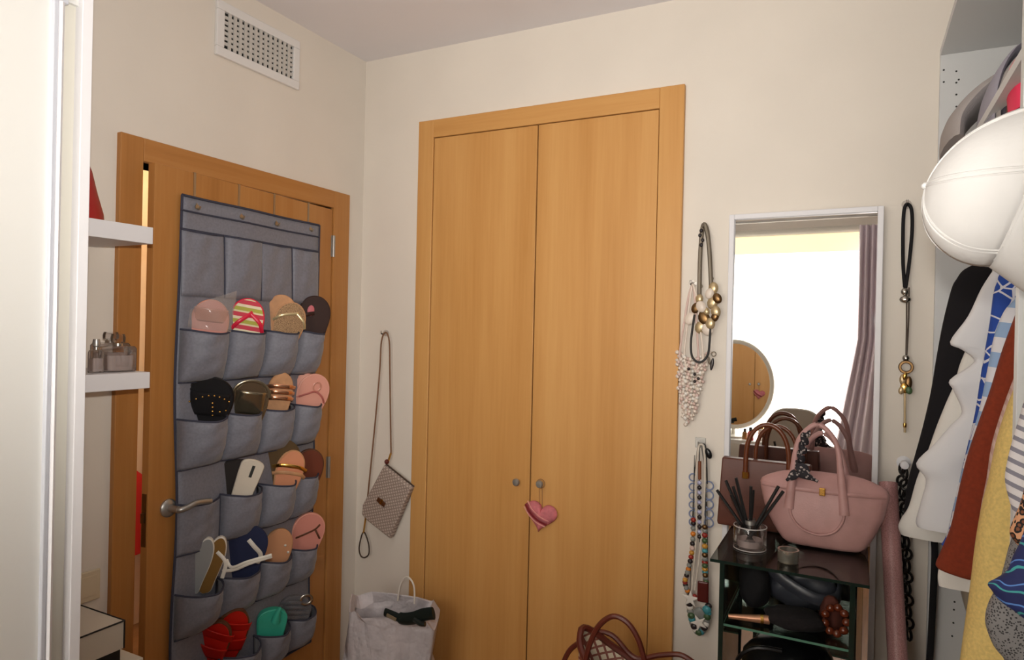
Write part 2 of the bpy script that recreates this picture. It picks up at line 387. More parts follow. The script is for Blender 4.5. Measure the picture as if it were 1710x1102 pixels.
# ------------------------------------------------------------------ floating shelves and what stands on them
for top, bot, lab in (((256, 380), (256, 408), 'white floating shelf above the perfume bottles'), ((250, 621), (250, 648), 'white floating shelf carrying the perfume bottles')):
    a = PX(*top, .26); b = PX(*bot, .26)
    tag(MB().box(.001, .26, g1+.002, -1.204, b.z, a.z).obj('floating_shelf', SHELFW, None, smooth=False, bev=.0015), lab, 'shelf')
    S2 = a.z if top[1] > 500 else None
    if S2 is None: S1 = a.z
MB_r = MB(); c = V((.2, PX(136, 350, .2).y, S1))
tag(MB_r.lathe([(0, 0), (.052, 0), (.05, .02), (.036, .07), (.022, .13), (.012, .155), (0, .16)], c, n=24).obj('red_figurine', mat('red_glaze', (150, 26, 20), .35), None), 'dark red tapered ornament half hidden on the upper white shelf', 'ornament')
# perfume bottles
def perfume(name, label, c, w, d, h, capr, caph, liquid, ring=True):
    t = thing(name, label, 'perfume bottle', c, 'perfume bottles on the white shelf'); c = V(c); rings = []
    for z, k in ((0, .94), (.004, 1), (h-.008, 1), (h-.002, .9), (h, .5)):
        rings.append([c+V((k*w/2*(abs(cos(a))**.4)*(1 if cos(a) > 0 else -1), k*d/2*(abs(sin(a))**.4)*(1 if sin(a) > 0 else -1), z)) for a in [2*pi*i/24 for i in range(24)]])
    MB().loft(rings).obj('bottle', CLEAR, t)
    MB().loft([[c+(p-c)*.86+V((0, 0, .004)) for p in r] for r in rings[:2]]+[[c+V(((p-c).x*.86, (p-c).y*.86, h*.62)) for p in rings[2]]]).obj('perfume', liquid, t)
    MB().lathe([(capr*.6, h), (capr*.6, h+.008), (capr, h+.01), (capr*1.05, h+.01+caph*.5), (capr*.9, h+.01+caph), (0, h+.01+caph)], c, n=16).obj('stopper', CLEAR if ring else STEEL, t)
    MB().lathe([(capr*.75, h), (capr*.75, h+.006), (0, h+.006)], c, n=16).obj('collar', CHROME, t)
    return t
LIQ = mat('pale_rose_perfume', (222, 204, 198), .25, alpha=.4)
p = PX(196, 620, .19); perfume('perfume_bottle', 'square clear glass perfume bottle with a big stopper on the white shelf', (p.x, p.y, S2), .06, .085, .072, .018, .022, LIQ)
p = PX(160, 620, .2); perfume('perfume_bottle', 'slim clear perfume bottle left of the big square one', (p.x, p.y, S2), .03, .032, .062, .009, .018, LIQ, False)
p = PX(184, 620, .1); perfume('perfume_bottle', 'wide perfume bottle behind the big square one', (p.x, p.y, S2), .05, .1, .078, .02, .02, LIQ)
# boxes
p = PX(208, 1036, .45)
bx = thing('gift_box', 'cream box with black edges and black base stacked below the shelves', 'box', (.3, p.y-.15, p.z-.09))
y1, z1 = p.y, p.z
BOXC = mat('box_cream', (196, 188, 174), .7); BOXK = mat('box_black', (18, 16, 16), .6)
MB().box(.12, .45, g1+.004, y1, z1-.066, z1).obj('lid', BOXC, bx, smooth=False)
m = MB()
for a, b in (((.45, g1+.004, z1), (.45, y1, z1)), ((.12, y1, z1), (.45, y1, z1)), ((.45, y1, z1-.066), (.45, y1, z1))): m.tube([a, b], .0022, 6)
m.obj('black_edging', BOXK, bx)
MB().box(.125, .445, g1+.006, y1-.006, z1-.1, z1-.066).obj('base', BOXK, bx, smooth=False)
q = PX(240, 1082, .47)
tag(MB().box(.02, .47, g1+.003, q.y, FZ, z1-.1).obj('white_side_cabinet', BOXC, None, smooth=False, bev=.002), 'cream cabinet under the black-edged box, beside the door', 'cabinet')
q = PX(148, 978, .001)
so = thing('wall_socket', 'cream socket plate low on the wall behind the black-edged box', 'socket', (0, q.y, q.z))
MB().box(.0005, .01, q.y-.045, q.y+.03, q.z-.045, q.z+.045).obj('cover_plate', mat('socket_cream', (214, 200, 172), .5), so, smooth=False, bev=.003)
MB().box(.0095, .0115, q.y-.03, q.y+.018, q.z-.03, q.z+.03).obj('rocker', MATS['socket_cream'], so, smooth=False, bev=.001)

# ================================================================== over-door shoe organizer
org = thing('shoe_organizer', 'grey fabric hanging shoe organizer with twenty-four pockets on the door', 'shoe organizer', D(.44, .22))
SL, SR, OT, OB = .772, .108, 1.937, .225
def panel_off(s, z): return .013 + .004*sin(s*17+z*3) + .004*sin(z*9)
MB().sheet(lambda u, v: D(SL+(SR-SL)*u + (.006*sin(v*11)), OB+(OT-OB)*v, panel_off(SL+(SR-SL)*u, OB+(OT-OB)*v)), 24, 48).obj('back_panel', GREYF, org, solid=.003)
def edge_s(v, s): return s+.006*sin(v*11)
m = MB()
for s0 in (SL, SR): m.tube([D(edge_s(v, s0), OB+(OT-OB)*v, panel_off(s0, OB+(OT-OB)*v)+.001) for v in [i/40 for i in range(41)]], .0045, 6)
for z0 in (OT, OB): m.tube([D(edge_s((z0-OB)/(OT-OB), SL+(SR-SL)*u), z0, panel_off(SL+(SR-SL)*u, z0)+.001) for u in [i/20 for i in range(21)]], .0045, 6)
m.obj('edge_binding', BIND, org)
for z0 in (1.888, 1.828):
    MB().tube([D(SL+(SR-SL)*u, z0, panel_off(SL+(SR-SL)*u, z0)+.005) for u in [i/24 for i in range(25)]], .0032, 6).obj('header_seam', BIND, org)
CE = [SL-.004, .598, .424, .262, SR+.004]
ROWS = [(1.826, 1.612), (1.503, 1.330), (1.216, 1.050), (.936, .768), (.650, .500), (.378, .240)]
BUL = [[.014, .03, .014, .018], [.078, .080, .088, .082], [.088, .078, .076, .084], [.02, .080, .086, .07], [.09, .082, .076, .080], [.09, .092, .080, .076]]
for r, (zo, zb) in enumerate(ROWS):
    for c in range(4):
        a, b = CE[c], CE[c+1]; B = BUL[r][c]; ph = random.random()*6; dip = .004 if r == 0 else .012
        sk = 0 if r == 0 else random.uniform(-.004, .004)
        def fn(u, v, a=a, b=b, B=B, ph=ph, zo=zo, zb=zb, dip=dip, sk=sk):
            s_ = a+(b-a)*u; arch = max(0, sin(pi*u))**.52
            ver = (1-min(v, 1)**2.6)**.6
            z_ = zo+(zb-zo)*v - dip*sin(pi*u)*(1-v) + sk*(u-.5)*2
            wr_ = .0035*sin(u*13+ph+v*4)*sin(pi*u)*(1-.5*v)+.0025*sin(v*17+u*9+ph)*sin(pi*u)
            return D(s_, z_, panel_off(s_, z_)+.004+B*arch*(.12+.88*ver)+wr_)
        pk = MB().sheet(fn, 16, 14).obj('pocket', GREYF, org, solid=.0025)
        MB().tube([fn(i/20, 0) for i in range(21)], .0035, 6).obj('pocket_binding', BIND, pk)
        if r > 0: MB().tube([fn(i/16, 1)+Dn*.002 for i in range(17)], .0026, 6).obj('pocket_seam', BIND, pk)
        if c < 3: MB().tube([D(b, zo+(zb-zo)*v, panel_off(b, zo+(zb-zo)*v)+.006) for v in (0, .25, .5, .75, 1)], .003, 6).obj('side_seam', BIND, pk)
HOOKM = mat('hook_steel', (170, 158, 140), .35, metal=.9)
for px, py, pt in ((324, 346, 292), (398, 362, 312), (457, 374, 328), (514, 383, 345)):
    s0, z0 = dsz(px, py)
    h = MB().obox(HG, Dt, Dn, UP, (s0-.0045, s0+.0045), (.0005, .002), (z0+.0, ST+.001)).obox(HG, Dt, Dn, UP, (s0-.0045, s0+.0045), (-.033, .002), (ST, ST+.0015)).obj('over_door_hook', HOOKM, org, smooth=False)
    g = MB().lathe([(.003, .012), (.008, .012), (.008, .016), (.003, .016)], D(s0, z0), Dn, 14).obj('grommet', HOOKM, org)
    MB().tube(curve([D(s0, z0+.012, .012), D(s0, z0-.002, .014), D(s0, z0-.008, .022), D(s0, z0+.002, .03)], 5), .0028, 6).obj('hook_tip', HOOKM, h)

# ------------------------------------------------------------------ shoes in the pockets
def sole_outline(L, W, toe=.62, waist=.8, n=14):
    def hw(t):
        if t > toe: return W/2*sqrt(max(0, 1-((t-toe)/(1-toe))**2.2))
        if t < .12: return W/2*waist*sqrt(max(0, 1-((.12-t)/.12)**2))
        return W/2*(waist+(1-waist)*(.5-.5*cos(pi*(t-.12)/(toe-.12))))
    ts = [1-(1-cos(pi*i/(2*n)))*.999 for i in range(n+1)] if False else [i/(2*n) for i in range(2*n)]+[.985, .995, 1]
    right = [(hw(t), (t-1)*L) for t in ts]; left = [(-x, y) for x, y in reversed(right[:-1])]
    return right+left[:-1]
class Shoe:
    """a flat shoe standing in a pocket; local axes u across, v along (top end at v=0), w out of the insole"""
    def __init__(s, name, label, px, py, off=.034, W=.092, L=.2, tilt=0, yaw=36, lean=4, sole=None, insole=None, thick=.014, toe=.62, cat='shoe', flat=False):
        off += .022; W *= 1.22; s.P = dhit(px, py, off); a = radians(yaw)
        u = -Dt*cos(a)+Dn*sin(a); wv = Dn*cos(a)+Dt*sin(a); up = UP
        t = radians(tilt); u, up = u*cos(t)-up*sin(t), up*cos(t)+u*sin(t)
        l = radians(lean); up, wv = up*cos(l)+wv*sin(l), wv*cos(l)-up*sin(l)
        s.u, s.v, s.w = u, up, wv; s.L, s.W = L, W
        s.t = thing(name, label, cat, s.pt(0, -L), 'shoes in the door organizer')
        o = sole_outline(L, W, toe)
        MB().prism(o, s.P, u, up, wv, -thick, 0).obj('sole', sole, s.t, bev=.003)
        if insole: MB().prism([(x*.9, -L*.02+y*.96) for x, y in o], s.P, u, up, wv, 0, .003).obj('insole', insole, s.t)
    def pt(s, a, b, c=0): return s.P+s.u*a+s.v*b+s.w*c
    def strap(s, pts, r, m, name='strap', n=8, k=1.22):
        P_ = curve([s.pt(p[0]*k, p[1], p[2]) for p in pts], 6)
        return MB().tube(P_, [(r*.4, r*1.25)]*len(P_), n, flat=s.w).obj(name, m, s.t)
    def upper(s, v0, v1, h, m, name='upper', wide=1.03, nv=8):
        """a vamp arching over the insole between two heights"""
        def fn(a, b):
            vv = v0+(v1-v0)*b; x = -cos(pi*a); return s.pt(x*s.W/2*wide, vv, h*sin(pi*a)**.8*(.35+.65*b)-.004)
        return MB().sheet(fn, 14, nv).obj(name, m, s.t, solid=.003)
    def dots(s, pts, r, m, name):
        q = MB()
        for p in pts: q.ell(s.pt(p[0]*1.2, p[1], p[2]), r, (s.u, s.v, s.w), 8, 5)
        return q.obj(name, m, s.t)
tan = mat('tan_leather', (196, 146, 104), .55, var=.06, vscale=30); brown = mat('brown_leather', (92, 54, 32), .5, var=.1, vscale=30)
dkbrown = mat('dark_brown_rubber', (50, 26, 20), .55); rose = mat('rose_patent', (206, 142, 122), .22, coat=.5); pink = mat('pink_rubber', (226, 160, 142), .5)
blush = mat('blush_rubber', (232, 172, 154), .5); pinkd = mat('pink_sole', (214, 142, 128), .5)
glit = mat('bronze_glitter', (150, 108, 72), .45, c2=(196, 158, 116), vscale=320, var=.3, metal=.3); redst = mat('red_strap', (222, 40, 70), .35)
silver = mat('silver_leather', (150, 138, 116), .22, metal=.85); rosegold = mat('rose_gold', (226, 166, 130), .2, metal=.9)
cream_s = mat('white_leather', (226, 222, 212), .45); brsole = mat('brown_insole', (134, 98, 44), .6); navy = mat('navy_fabric', (36, 44, 78), .8, bmp=.3, bscale=400)
redsh = mat('red_leather', (196, 30, 20), .4); redsole = mat('red_sandal_sole', (92, 54, 28), .7); teal = mat('teal_rubber', (60, 178, 152), .35); grgl = mat('clear_jelly', (120, 120, 126), .15, alpha=.6)
khaki = mat('khaki_suede', (92, 72, 46), .9); peach = mat('peach_insole', (222, 150, 112), .5); tag_dark = mat('dark_lining', (34, 28, 26), .7); wtag = mat('white_card', (214, 204, 188), .6)
# second row
s = Shoe('ballet_flat', 'rose patent flat wrapped in a clear plastic bag, second pocket row', 356, 500, W=.098, tilt=6, sole=rose, insole=pinkd)
s.upper(-.075, -.03, .022, rose, wide=.86)
m = MB().sheet(lambda a, b: s.pt(-.066+.134*a, -.10+b*(.055+.085*a**.7), .028*sin(pi*a)+.006*sin(9*a+7*b)+.008), 12, 10); m.obj('plastic_bag', FILM, s.t)
stripe = bands('striped_insole', [((206, 52, 74), .34), ((226, 214, 170), .14), ((178, 176, 66), .30), ((236, 222, 190), .22)], (.12, .12, 1), .044, .6)
s = Shoe('flip_flop', 'flip-flop with pink and lime striped insole and red thong', 417, 498, W=.098, tilt=5, sole=redst, insole=stripe)
s.strap([(-.044, -.12, .0), (-.024, -.085, .018), (.006, -.055, .012), (.006, -.05, .0)], .0055, redst); s.strap([(.046, -.12, 0), (.034, -.085, .018), (.008, -.055, .012)], .0055, redst)
s = Shoe('tan_sandal', 'plain tan sole behind the bronze glitter thong sandal', 472, 492, off=.02, W=.098, tilt=3, sole=tan, insole=tan)
s = Shoe('glitter_sandal', 'bronze glitter thong sandal with pale gold strap', 493, 505, off=.05, W=.098, tilt=14, sole=tan, insole=glit)
s.strap([(-.05, -.085, .0), (-.03, -.06, .016), (.012, -.04, .012), (.02, -.035, 0)], .004, mat('pale_gold', (226, 206, 160), .3, metal=.6)); s.strap([(.05, -.09, 0), (.04, -.065, .016), (.014, -.04, .012)], .004, MATS['pale_gold'])
s = Shoe('brown_flip_flop', 'dark brown flip-flop with a pink mark in the end pocket', 530, 494, off=.045, W=.105, tilt=6, sole=dkbrown, insole=dkbrown)
MB().ell(s.pt(-.018, -.062, .004), (.014, .022, .003), (s.u, s.v, s.w)).obj('pink_print', mat('pink_print', (206, 112, 120), .5), s.t)
s.strap([(-.05, -.10, 0), (-.03, -.08, .016), (-.004, -.07, .01)], .006, dkbrown)
# third row
s = Shoe('studded_sandal', 'black sandal with gold studded T-strap, third pocket row', 357, 630, W=.128, tilt=8, lean=10, sole=BLACKL, insole=BLACKF)
s.upper(-.13, -.05, .03, BLACKF, 'vamp', wide=.8)
s.dots([(-.05+.1*i/7, -.075+.026*sin(pi*i/7)-.012*(1-i/7), .026*sin(pi*(.08+.84*i/7))+.004) for i in range(8)]+[(.004+.002*i, -.065-.014*i, .032) for i in range(1, 5)]+[(.03, -.11, .02), (.046, -.106, .012)], .0036, GOLD, 'studs')
s = Shoe('silver_slipper', 'silver slip-on with dark brown insole, third pocket row', 424, 636, W=.106, tilt=8, lean=8, sole=silver, insole=mat('bronze_lining', (86, 66, 44), .4), thick=.02)
s.upper(-.12, -.035, .03, silver, wide=.8); s.strap([(.052*cos(a), -.055+.055*sin(a), .004) for a in [pi*i/8 for i in range(9)]], .0045, silver, 'rim')
s = Shoe('rose_gold_sandal', 'tan sandal with three rose gold straps, third pocket row', 474, 622, W=.078, tilt=8, sole=tan, insole=tan)
for k in range(3): s.strap([(-.046, -.062-.022*k, -.002), (-.02, -.052-.022*k, .018), (.02, -.05-.022*k, .018), (.042, -.055-.022*k, -.002)], .0065, rosegold)
s = Shoe('blush_slipper', 'blush sole behind the blush bow flip-flop, third pocket row', 519, 624, off=.024, W=.105, tilt=14, sole=blush, insole=blush)
s = Shoe('bow_flip_flop', 'blush flip-flop with a thin pink bow strap, third pocket row', 533, 625, off=.05, W=.105, tilt=16, sole=blush, insole=pink)
s.strap([(-.046, -.11, 0), (-.02, -.085, .014), (.004, -.07, .012), (.03, -.085, .014), (.046, -.11, 0)], .003, mat('bow_pink', (176, 96, 88), .5)); s.strap([(.004+.012*cos(a), -.05+.018*sin(a), .01) for a in [2*pi*i/8 for i in range(9)]], .0026, rose, 'bow')
# fourth row
s = Shoe('dark_slipper', 'black square-topped slipper behind the white slotted shoe', 393, 768, off=.014, W=.085, tilt=0, sole=tag_dark, insole=tag_dark, toe=.93)
s = Shoe('white_slotted_shoe', 'white flat shoe end with one dark slot, fourth pocket row', 426, 768, off=.07, W=.066, tilt=18, sole=wtag, insole=wtag, toe=.9)
MB().obox(s.P, s.u, s.v, s.w, (-.002, .008), (-.062, -.02), (.002, .0045)).obj('slot', HOLE, s.t, smooth=False)
s = Shoe('khaki_sandal', 'dark khaki sandal behind the peach one with gold bar', 474, 734, off=.026, W=.115, tilt=4, sole=khaki, insole=khaki)
s = Shoe('peach_sandal', 'peach sandal with a gold bar strap, fourth pocket row', 494, 752, off=.058, W=.088, tilt=14, sole=tan, insole=peach)
s.strap([(-.055, -.075, -.004), (-.03, -.06, .018), (.02, -.058, .022), (.05, -.072, .0)], .0055, GOLD, 'gold_bar'); s.strap([(-.05, -.1, -.004), (-.02, -.085, .02), (.03, -.085, .02), (.05, -.1, 0)], .0055, tan)
s = Shoe('brown_sandal', 'plain reddish brown sandal in the end pocket, fourth row', 523, 750, off=.04, W=.1, tilt=12, sole=brown, insole=mat('red_brown', (112, 54, 34), .5))
# fifth row
KGREY = mat('grey_insole', (150, 152, 152), .6)
for i, (px, py, of) in enumerate(((350, 899, .03), (371, 897, .05))):
    s = Shoe('white_sandal', ('white sandal behind its twin, left end of the fifth pocket row', 'front white sandal with brown insole and trailing white straps')[i], px, py, off=of, W=.05, L=.2, tilt=17, yaw=46, sole=cream_s, insole=brsole if i else KGREY, thick=.02)
    if i:
        s.strap([(.03, -.07, .004), (.05, -.085, .02), (.085, -.05, .035), (.14, -.015, .03)], .0045, cream_s); s.strap([(.03, -.11, .004), (.06, -.09, .02), (.09, -.055, .035), (.142, -.02, .028)], .0045, cream_s)
        s.strap([(.0, -.05, .004), (.03, -.075, .016), (.035, -.13, .012)], .005, cream_s, 'buckle_strap')
s = Shoe('navy_slipper', 'navy fabric slipper with a white strap, fifth pocket row', 416, 878, W=.125, tilt=6, lean=8, sole=navy, insole=navy)
s.strap([(.004, -.05, .004), (.02, -.07, .014), (.044, -.105, .01), (.04, -.14, .004)], .006, cream_s)
s = Shoe('tan_flat', 'glossy tan flat shoe in the fifth pocket row', 472, 883, W=.09, tilt=12, sole=tan, insole=mat('tan_gloss', (206, 150, 112), .3)); s.dots([(.02, -.06, .006), (.034, -.085, .006)], .005, cream_s, 'beads')
s = Shoe('pink_flip_flop', 'pink flip-flop with dark thin thong, end of the fifth row', 524, 857, off=.045, W=.108, tilt=14, sole=pink, insole=pinkd, thick=.018)
s.strap([(-.04, -.11, 0), (-.01, -.08, .014), (.016, -.06, .01), (.03, -.04, .004)], .003, brown); s.strap([(.045, -.1, 0), (.03, -.08, .014), (.018, -.062, .01)], .003, brown)
# sixth row
s = Shoe('red_sandal', 'red leather sandal with cut-outs and brown sole, lowest pocket row', 400, 1018, off=.05, W=.1, L=.26, tilt=16, yaw=30, lean=12, sole=redsole, insole=redsh, thick=.022)
s.upper(-.075, -.045, .02, redsh, 'toe_strap', .98); s.upper(-.15, -.1, .026, redsh, 'instep_strap', .98)
MB().obox(s.P, s.u, s.v, s.w, (-.026, -.012), (-.098, -.078), (.003, .0055)).obj('cut_out', HOLE, s.t, smooth=False)
s = Shoe('red_sandal', 'second red sandal lower left of its twin, lowest pocket row', 372, 1040, off=.04, W=.09, L=.24, tilt=24, yaw=50, lean=10, sole=redsole, insole=redsh, thick=.02)
s.upper(-.06, -.03, .02, redsh, 'toe_strap', .98); s.upper(-.13, -.085, .024, redsh, 'instep_strap', .98)
s = Shoe('teal_shoe', 'teal rubber shoe with a raised tab, lowest pocket row', 457, 1018, off=.04, W=.09, L=.16, tilt=4, sole=teal, insole=teal, thick=.03, toe=.75)
s.strap([(.012, -.03, .01), (.012, -.005, .02), (.02, .02, .024)], [.014, .01, .004], teal, 'tab', 10) if False else MB().tube(curve([s.pt(.008, -.04, .012), s.pt(.01, -.008, .02), s.pt(.018, .016, .024)], 4), [.018-.0016*i for i in range(9)], 10).obj('tab', teal, s.t)
s = Shoe('jelly_sandal', 'smoky clear jelly sandal in the last pocket, lowest row', 497, 995, off=.035, W=.11, L=.16, tilt=10, sole=grgl, insole=None, thick=.02)
for k in range(4): s.strap([(-.05, -.03-.02*k, -.002), (-.01, -.018-.02*k, .02), (.05, -.03-.02*k, -.002)], .005, grgl)
s.strap([(.028+.018*cos(a), -.01+.018*sin(a), .014) for a in [2*pi*i/10 for i in range(11)]], .004, CHROME, 'buckle')

# ================================================================== things hanging on the back wall
BW = -.006
LEATHER = mat('cord_leather', (124, 88, 62), .5); CORDD = mat('dark_cord', (72, 58, 48), .6)
A_ = PY(607, 857, -.03); 
po = thing('wristlet_pouch', 'beige geometric-print pouch with brown bow hanging by a long strap', 'pouch', PY(648, 898, -.02))
PB = PY(648, 833, -.03)
uxp = (PY(690, 812, -.03)-PY(645, 775, -.03)).normalized(); uzp = V((0, -1, 0)).cross(uxp).normalized()
if uzp.z < 0: uzp = -uzp
KP = [(645, 775), (691, 812), (655, 898), (617, 868), (608, 858), (609, 842)]
cen = sum((PY(*k, -.03) for k in KP), V((0, 0, 0)))/len(KP)
rings = []
for t, sc in ((-.05, .955), (-.04, 1), (-.02, 1.0), (-.01, .955)):
    rings.append([V((cen.x+(PY(*k, -.03).x-cen.x)*sc, t, cen.z+(PY(*k, -.03).z-cen.z)*sc)) for k in KP])
MB().loft(rings).obj('pouch_body', diamond('pouch_print', (196, 180, 166), (150, 132, 124), uxp+uzp, uxp-uzp, .0125, .62), po, bev=.004)
MB().tube([PY(645, 775, -.036), PY(691, 812, -.036)], .0035, 6).obj('zip', CORDD, po)
bq = MB().obox(PY(637, 838, -.052), uxp, uzp, V((0, -1, 0)), (-.024, .024), (-.0105, .0105), (0, .006)).obj('bow', mat('bow_leather', (88, 50, 26), .4), po, smooth=False, bev=.003)
MB().obox(PY(637, 838, -.058), uxp, uzp, V((0, -1, 0)), (-.005, .005), (-.012, .012), (0, .004)).obj('bow_clasp', BRASS, bq, smooth=False, bev=.001)
top = [(653, 758), (652, 700), (651, 620), (650, 570), (644, 555), (637, 570), (634, 620), (627, 700), (620, 770), (613, 840)]
MB().tube(curve([PY(*k, -.028) for k in top], 6), .0035, 8).obj('shoulder_strap', LEATHER, po)
MB().tube([PY(653, 756, -.028), PY(647, 774, -.03)], .0045, 6).obj('strap_clip', BRASS, po); MB().ell(PY(646, 771, -.034), .011, None, 8, 6).obj('zip_pull', mat('red_leather_pull', (96, 34, 24), .5), po)
MB().tube(curve([PY(*k, -.03) for k in ((607, 888), (600, 912), (602, 927), (609, 931), (616, 924), (615, 906))], 6, True), .0032, 8).obj('wrist_loop', CORDD, po)
MB().tube([PY(611, 862, -.03), PY(607, 890, -.03)], .0042, 6).obj('loop_clip', BRASS, po)
hk = thing('wall_hook', 'small clear hook holding the beige pouch strap', 'hook', PY(645, 556, 0))
def small_hook(t, px, py, m=WHITE):
    c = PY(px, py, 0)
    MB().lathe([(0, 0.0005), (.014, .0005), (.014, .004), (0, .005)], c, (0, -1, 0), 16).obj('hook_plate', m, t)
    MB().tube(curve([c+V((0, -.004, .004)), c+V((0, -.02, -.004)), c+V((0, -.034, -.002)), c+V((0, -.038, .01))], 5), .0035, 8).obj('hook_arm', m, t)
small_hook(hk, 645, 556, CLEAR)
# heart on the knob
he = thing('fabric_heart', 'pink fabric heart with a dark red ribbon hanging from the wardrobe knob', 'ornament', PY(903, 890, -.03))
hc = PY(903, 862, -.035)
def heart_ring(k, y):
    o = []
    for i in range(40):
        t = 2*pi*i/40; x = .0041*16*sin(t)**3; z = .0040*(13*cos(t)-5*cos(2*t)-2*cos(3*t)-cos(4*t))
        a = radians(-8); o.append(V((hc.x+k*(x*cos(a)-z*sin(a)), y, hc.z+.004+k*(x*sin(a)+z*cos(a)))))
    return o
hp = mat('heart_pink', (196, 110, 116), .7, var=.1, vscale=40)
MB().loft([heart_ring(k, y) for k, y in ((.75, -.020), (.95, -.024), (1.0, -.031), (.95, -.038), (.8, -.044), (.5, -.048), (.1, -.05))]).obj('heart_body', hp, he)
for dz, wd, mm, nm in ((0, .016, mat('ribbon_red', (126, 34, 42), .5), 'ribbon'), (.012, .004, mat('ribbon_pale', (226, 160, 148), .6), 'ribbon_edge'), (-.012, .004, None, 'ribbon_edge')):
    mm = mm or MATS['ribbon_pale']
    pts = [(876, 842), (886, 856), (899, 868), (912, 876)]
    P_ = [PY(*k, -.05)+V((dz*.6, 0, dz)) for k in pts]
    for k, d_ in zip(P_, (.012, .003, .0, .007)): k.y += d_
    MB().tube(curve(P_, 6), [(wd/2, .003)]*19, 8, flat=(.6, 0, 1)).obj(nm, mm, he)
kn = PY(904, 807, -.03)
MB().tube([V((kn.x-.006, -.036, kn.z-.012)), V((hc.x-.006, -.036, hc.z+.022))], .001, 5).tube([V((kn.x+.006, -.036, kn.z-.012)), V((hc.x+.006, -.036, hc.z+.022))], .001, 5).tube([V((kn.x+.0175*cos(a), -.036, kn.z+.0175*sin(a))) for a in [2*pi*i/16 for i in range(16)]], .001, 5, True).obj('hanging_thread', LEATHER, he)

# ------------------------------------------------------------------ bags on the floor
def crumple(p, a, k=1.0): return V((p.x+a*sin(37*k*p.z+11*p.x*k+9*p.y), p.y+a*sin(29*k*p.z+23*p.x*k), p.z))
PAPER = mat('crinkled_white_paper', (188, 181, 184), .5, var=.05, vscale=14, bmp=1.0, bscale=13, bdist=.02)
sb = thing('shopping_bag', 'crumpled white shopping bag standing in the corner by the wardrobe', 'bag', (.45, -.3, FZ))
bgc = PY(653, 1022, -.34); bgw, bgd = V((.84, .54, 0)), V((-.54, .84, 0))
def bag_ring(z, k, n=44):
    o = []
    for i in range(n):
        t = 2*pi*i/n; cx, cy = cos(t), sin(t)
        px_ = (abs(cx)**.35)*(1 if cx > 0 else -1); py_ = (abs(cy)**.35)*(1 if cy > 0 else -1)
        p = V((bgc.x, bgc.y, z))+bgw*(px_*.158*k)+bgd*(py_*.075*k); p = crumple(p, .014, 1.5); p = crumple(p, .008, 3.1); p.z += .008*sin(5*t)*(z > .3)-(.03*max(0, px_)+.02*max(0, -py_) if z > .3 else 0); o.append(p)
    return o
zr = PY(640, 992, -.30).z
MB().loft([bag_ring(FZ+.002, .93), bag_ring(.06, 1.0)]+[bag_ring(.1+.025*i, 1+.03*sin(i*2.1)) for i in range(9)]+[bag_ring(zr-.03, 1.0), bag_ring(zr, 1.0), bag_ring(zr-.003, .97), bag_ring(zr-.04, .95), bag_ring(.2, .93)]).obj('bag_body', PAPER, sb, ang=14)
MB().tube(curve([PY(664, 1003, -.29), PY(669, 975, -.29), PY(680, 963, -.29), PY(691, 978, -.29), PY(692, 1008, -.29)], 6), .0035, 8).obj('bag_handle', mat('white_cord', (214, 206, 196), .6), sb)
GRN = mat('dark_green_leather', (22, 30, 28), .3)
be = thing('folded_strap', 'dark green glossy strap lying over the rim of the white bag', 'strap', PY(684, 1032, -.45))
pts = [(643, 1024), (656, 1029), (672, 1035), (690, 1034), (708, 1028), (724, 1026)]
P_ = curve([PY(*k, -.455)+V((0, 0, .004)) for k in pts], 5)
MB().tube(P_, [(.016 if i < 9 else .022-.0*i, .009) for i in range(len(P_))], 10, flat=(0, 0, 1)).obj('strap_body', GRN, be)
MB().tube(curve([PY(692, 1034, -.462), PY(702, 1041, -.466), PY(710, 1042, -.464)], 4), .009, 8).obj('strap_end', GRN, be)
MB().obox(PY(654, 1030, -.468), V((.97, 0, -.2)), V((.2, 0, .97)), V((0, -1, 0)), (-.02, .022), (-.006, .005), (0, .004)).obj('name_tag', mat('tag_tan', (120, 106, 84), .5), be, smooth=False)
# tote
to = thing('tote_bag', 'beige patterned tote with maroon leather rim and handles before the wardrobe', 'bag', (1.395, -.36, FZ))
MAR = mat('maroon_leather', (96, 40, 28), .4); TOTP = diamond('tote_print', (214, 198, 172), (136, 76, 62), (1, 0, .35), (-.35, 0, 1), .024, .70)
pk_, rt_, lf_ = PY(985, 1022, -.3), PY(1068, 1106, -.42), PY(945, 1104, -.42)
def tote_ring(f, k):
    o = []
    for i in range(32):
        t = 2*pi*i/32; x = 1.395+k*.19*cos(t); y = -.37+k*.085*sin(t); z = FZ+f*.52
        if f > .5: z += (f-.5)*2*(.085*max(0, -cos(t+.35))**2-.05*max(0, cos(t)))
        o.append(V((x-.03*(f > .5)*max(0, sin(t)), y, z)))
    return o
MB().loft([tote_ring(.004, .86), tote_ring(.2, .98), tote_ring(.5, .92), tote_ring(.8, .86), tote_ring(1, .84), tote_ring(.995, .82), tote_ring(.7, .82)]).obj('tote_body', TOTP, to, ang=60)
MB().tube(tote_ring(1.005, .835), .011, 8, True).obj('rim', MAR, to)
MB().tube(curve([PY(*k, -.46) for k in ((977, 1108), (984, 1078), (1000, 1045), (1024, 1029), (1048, 1040), (1066, 1068), (1076, 1102))], 6), .0085, 8).obj('handle', MAR, to)
MB().tube(curve([PY(*k, -.30) for k in ((940, 1108), (952, 1085), (975, 1068), (996, 1055), (1024, 1062), (1060, 1098), (1100, 1094), (1135, 1093), (1158, 1106))], 6), .0085, 8).obj('handle', MAR, to)

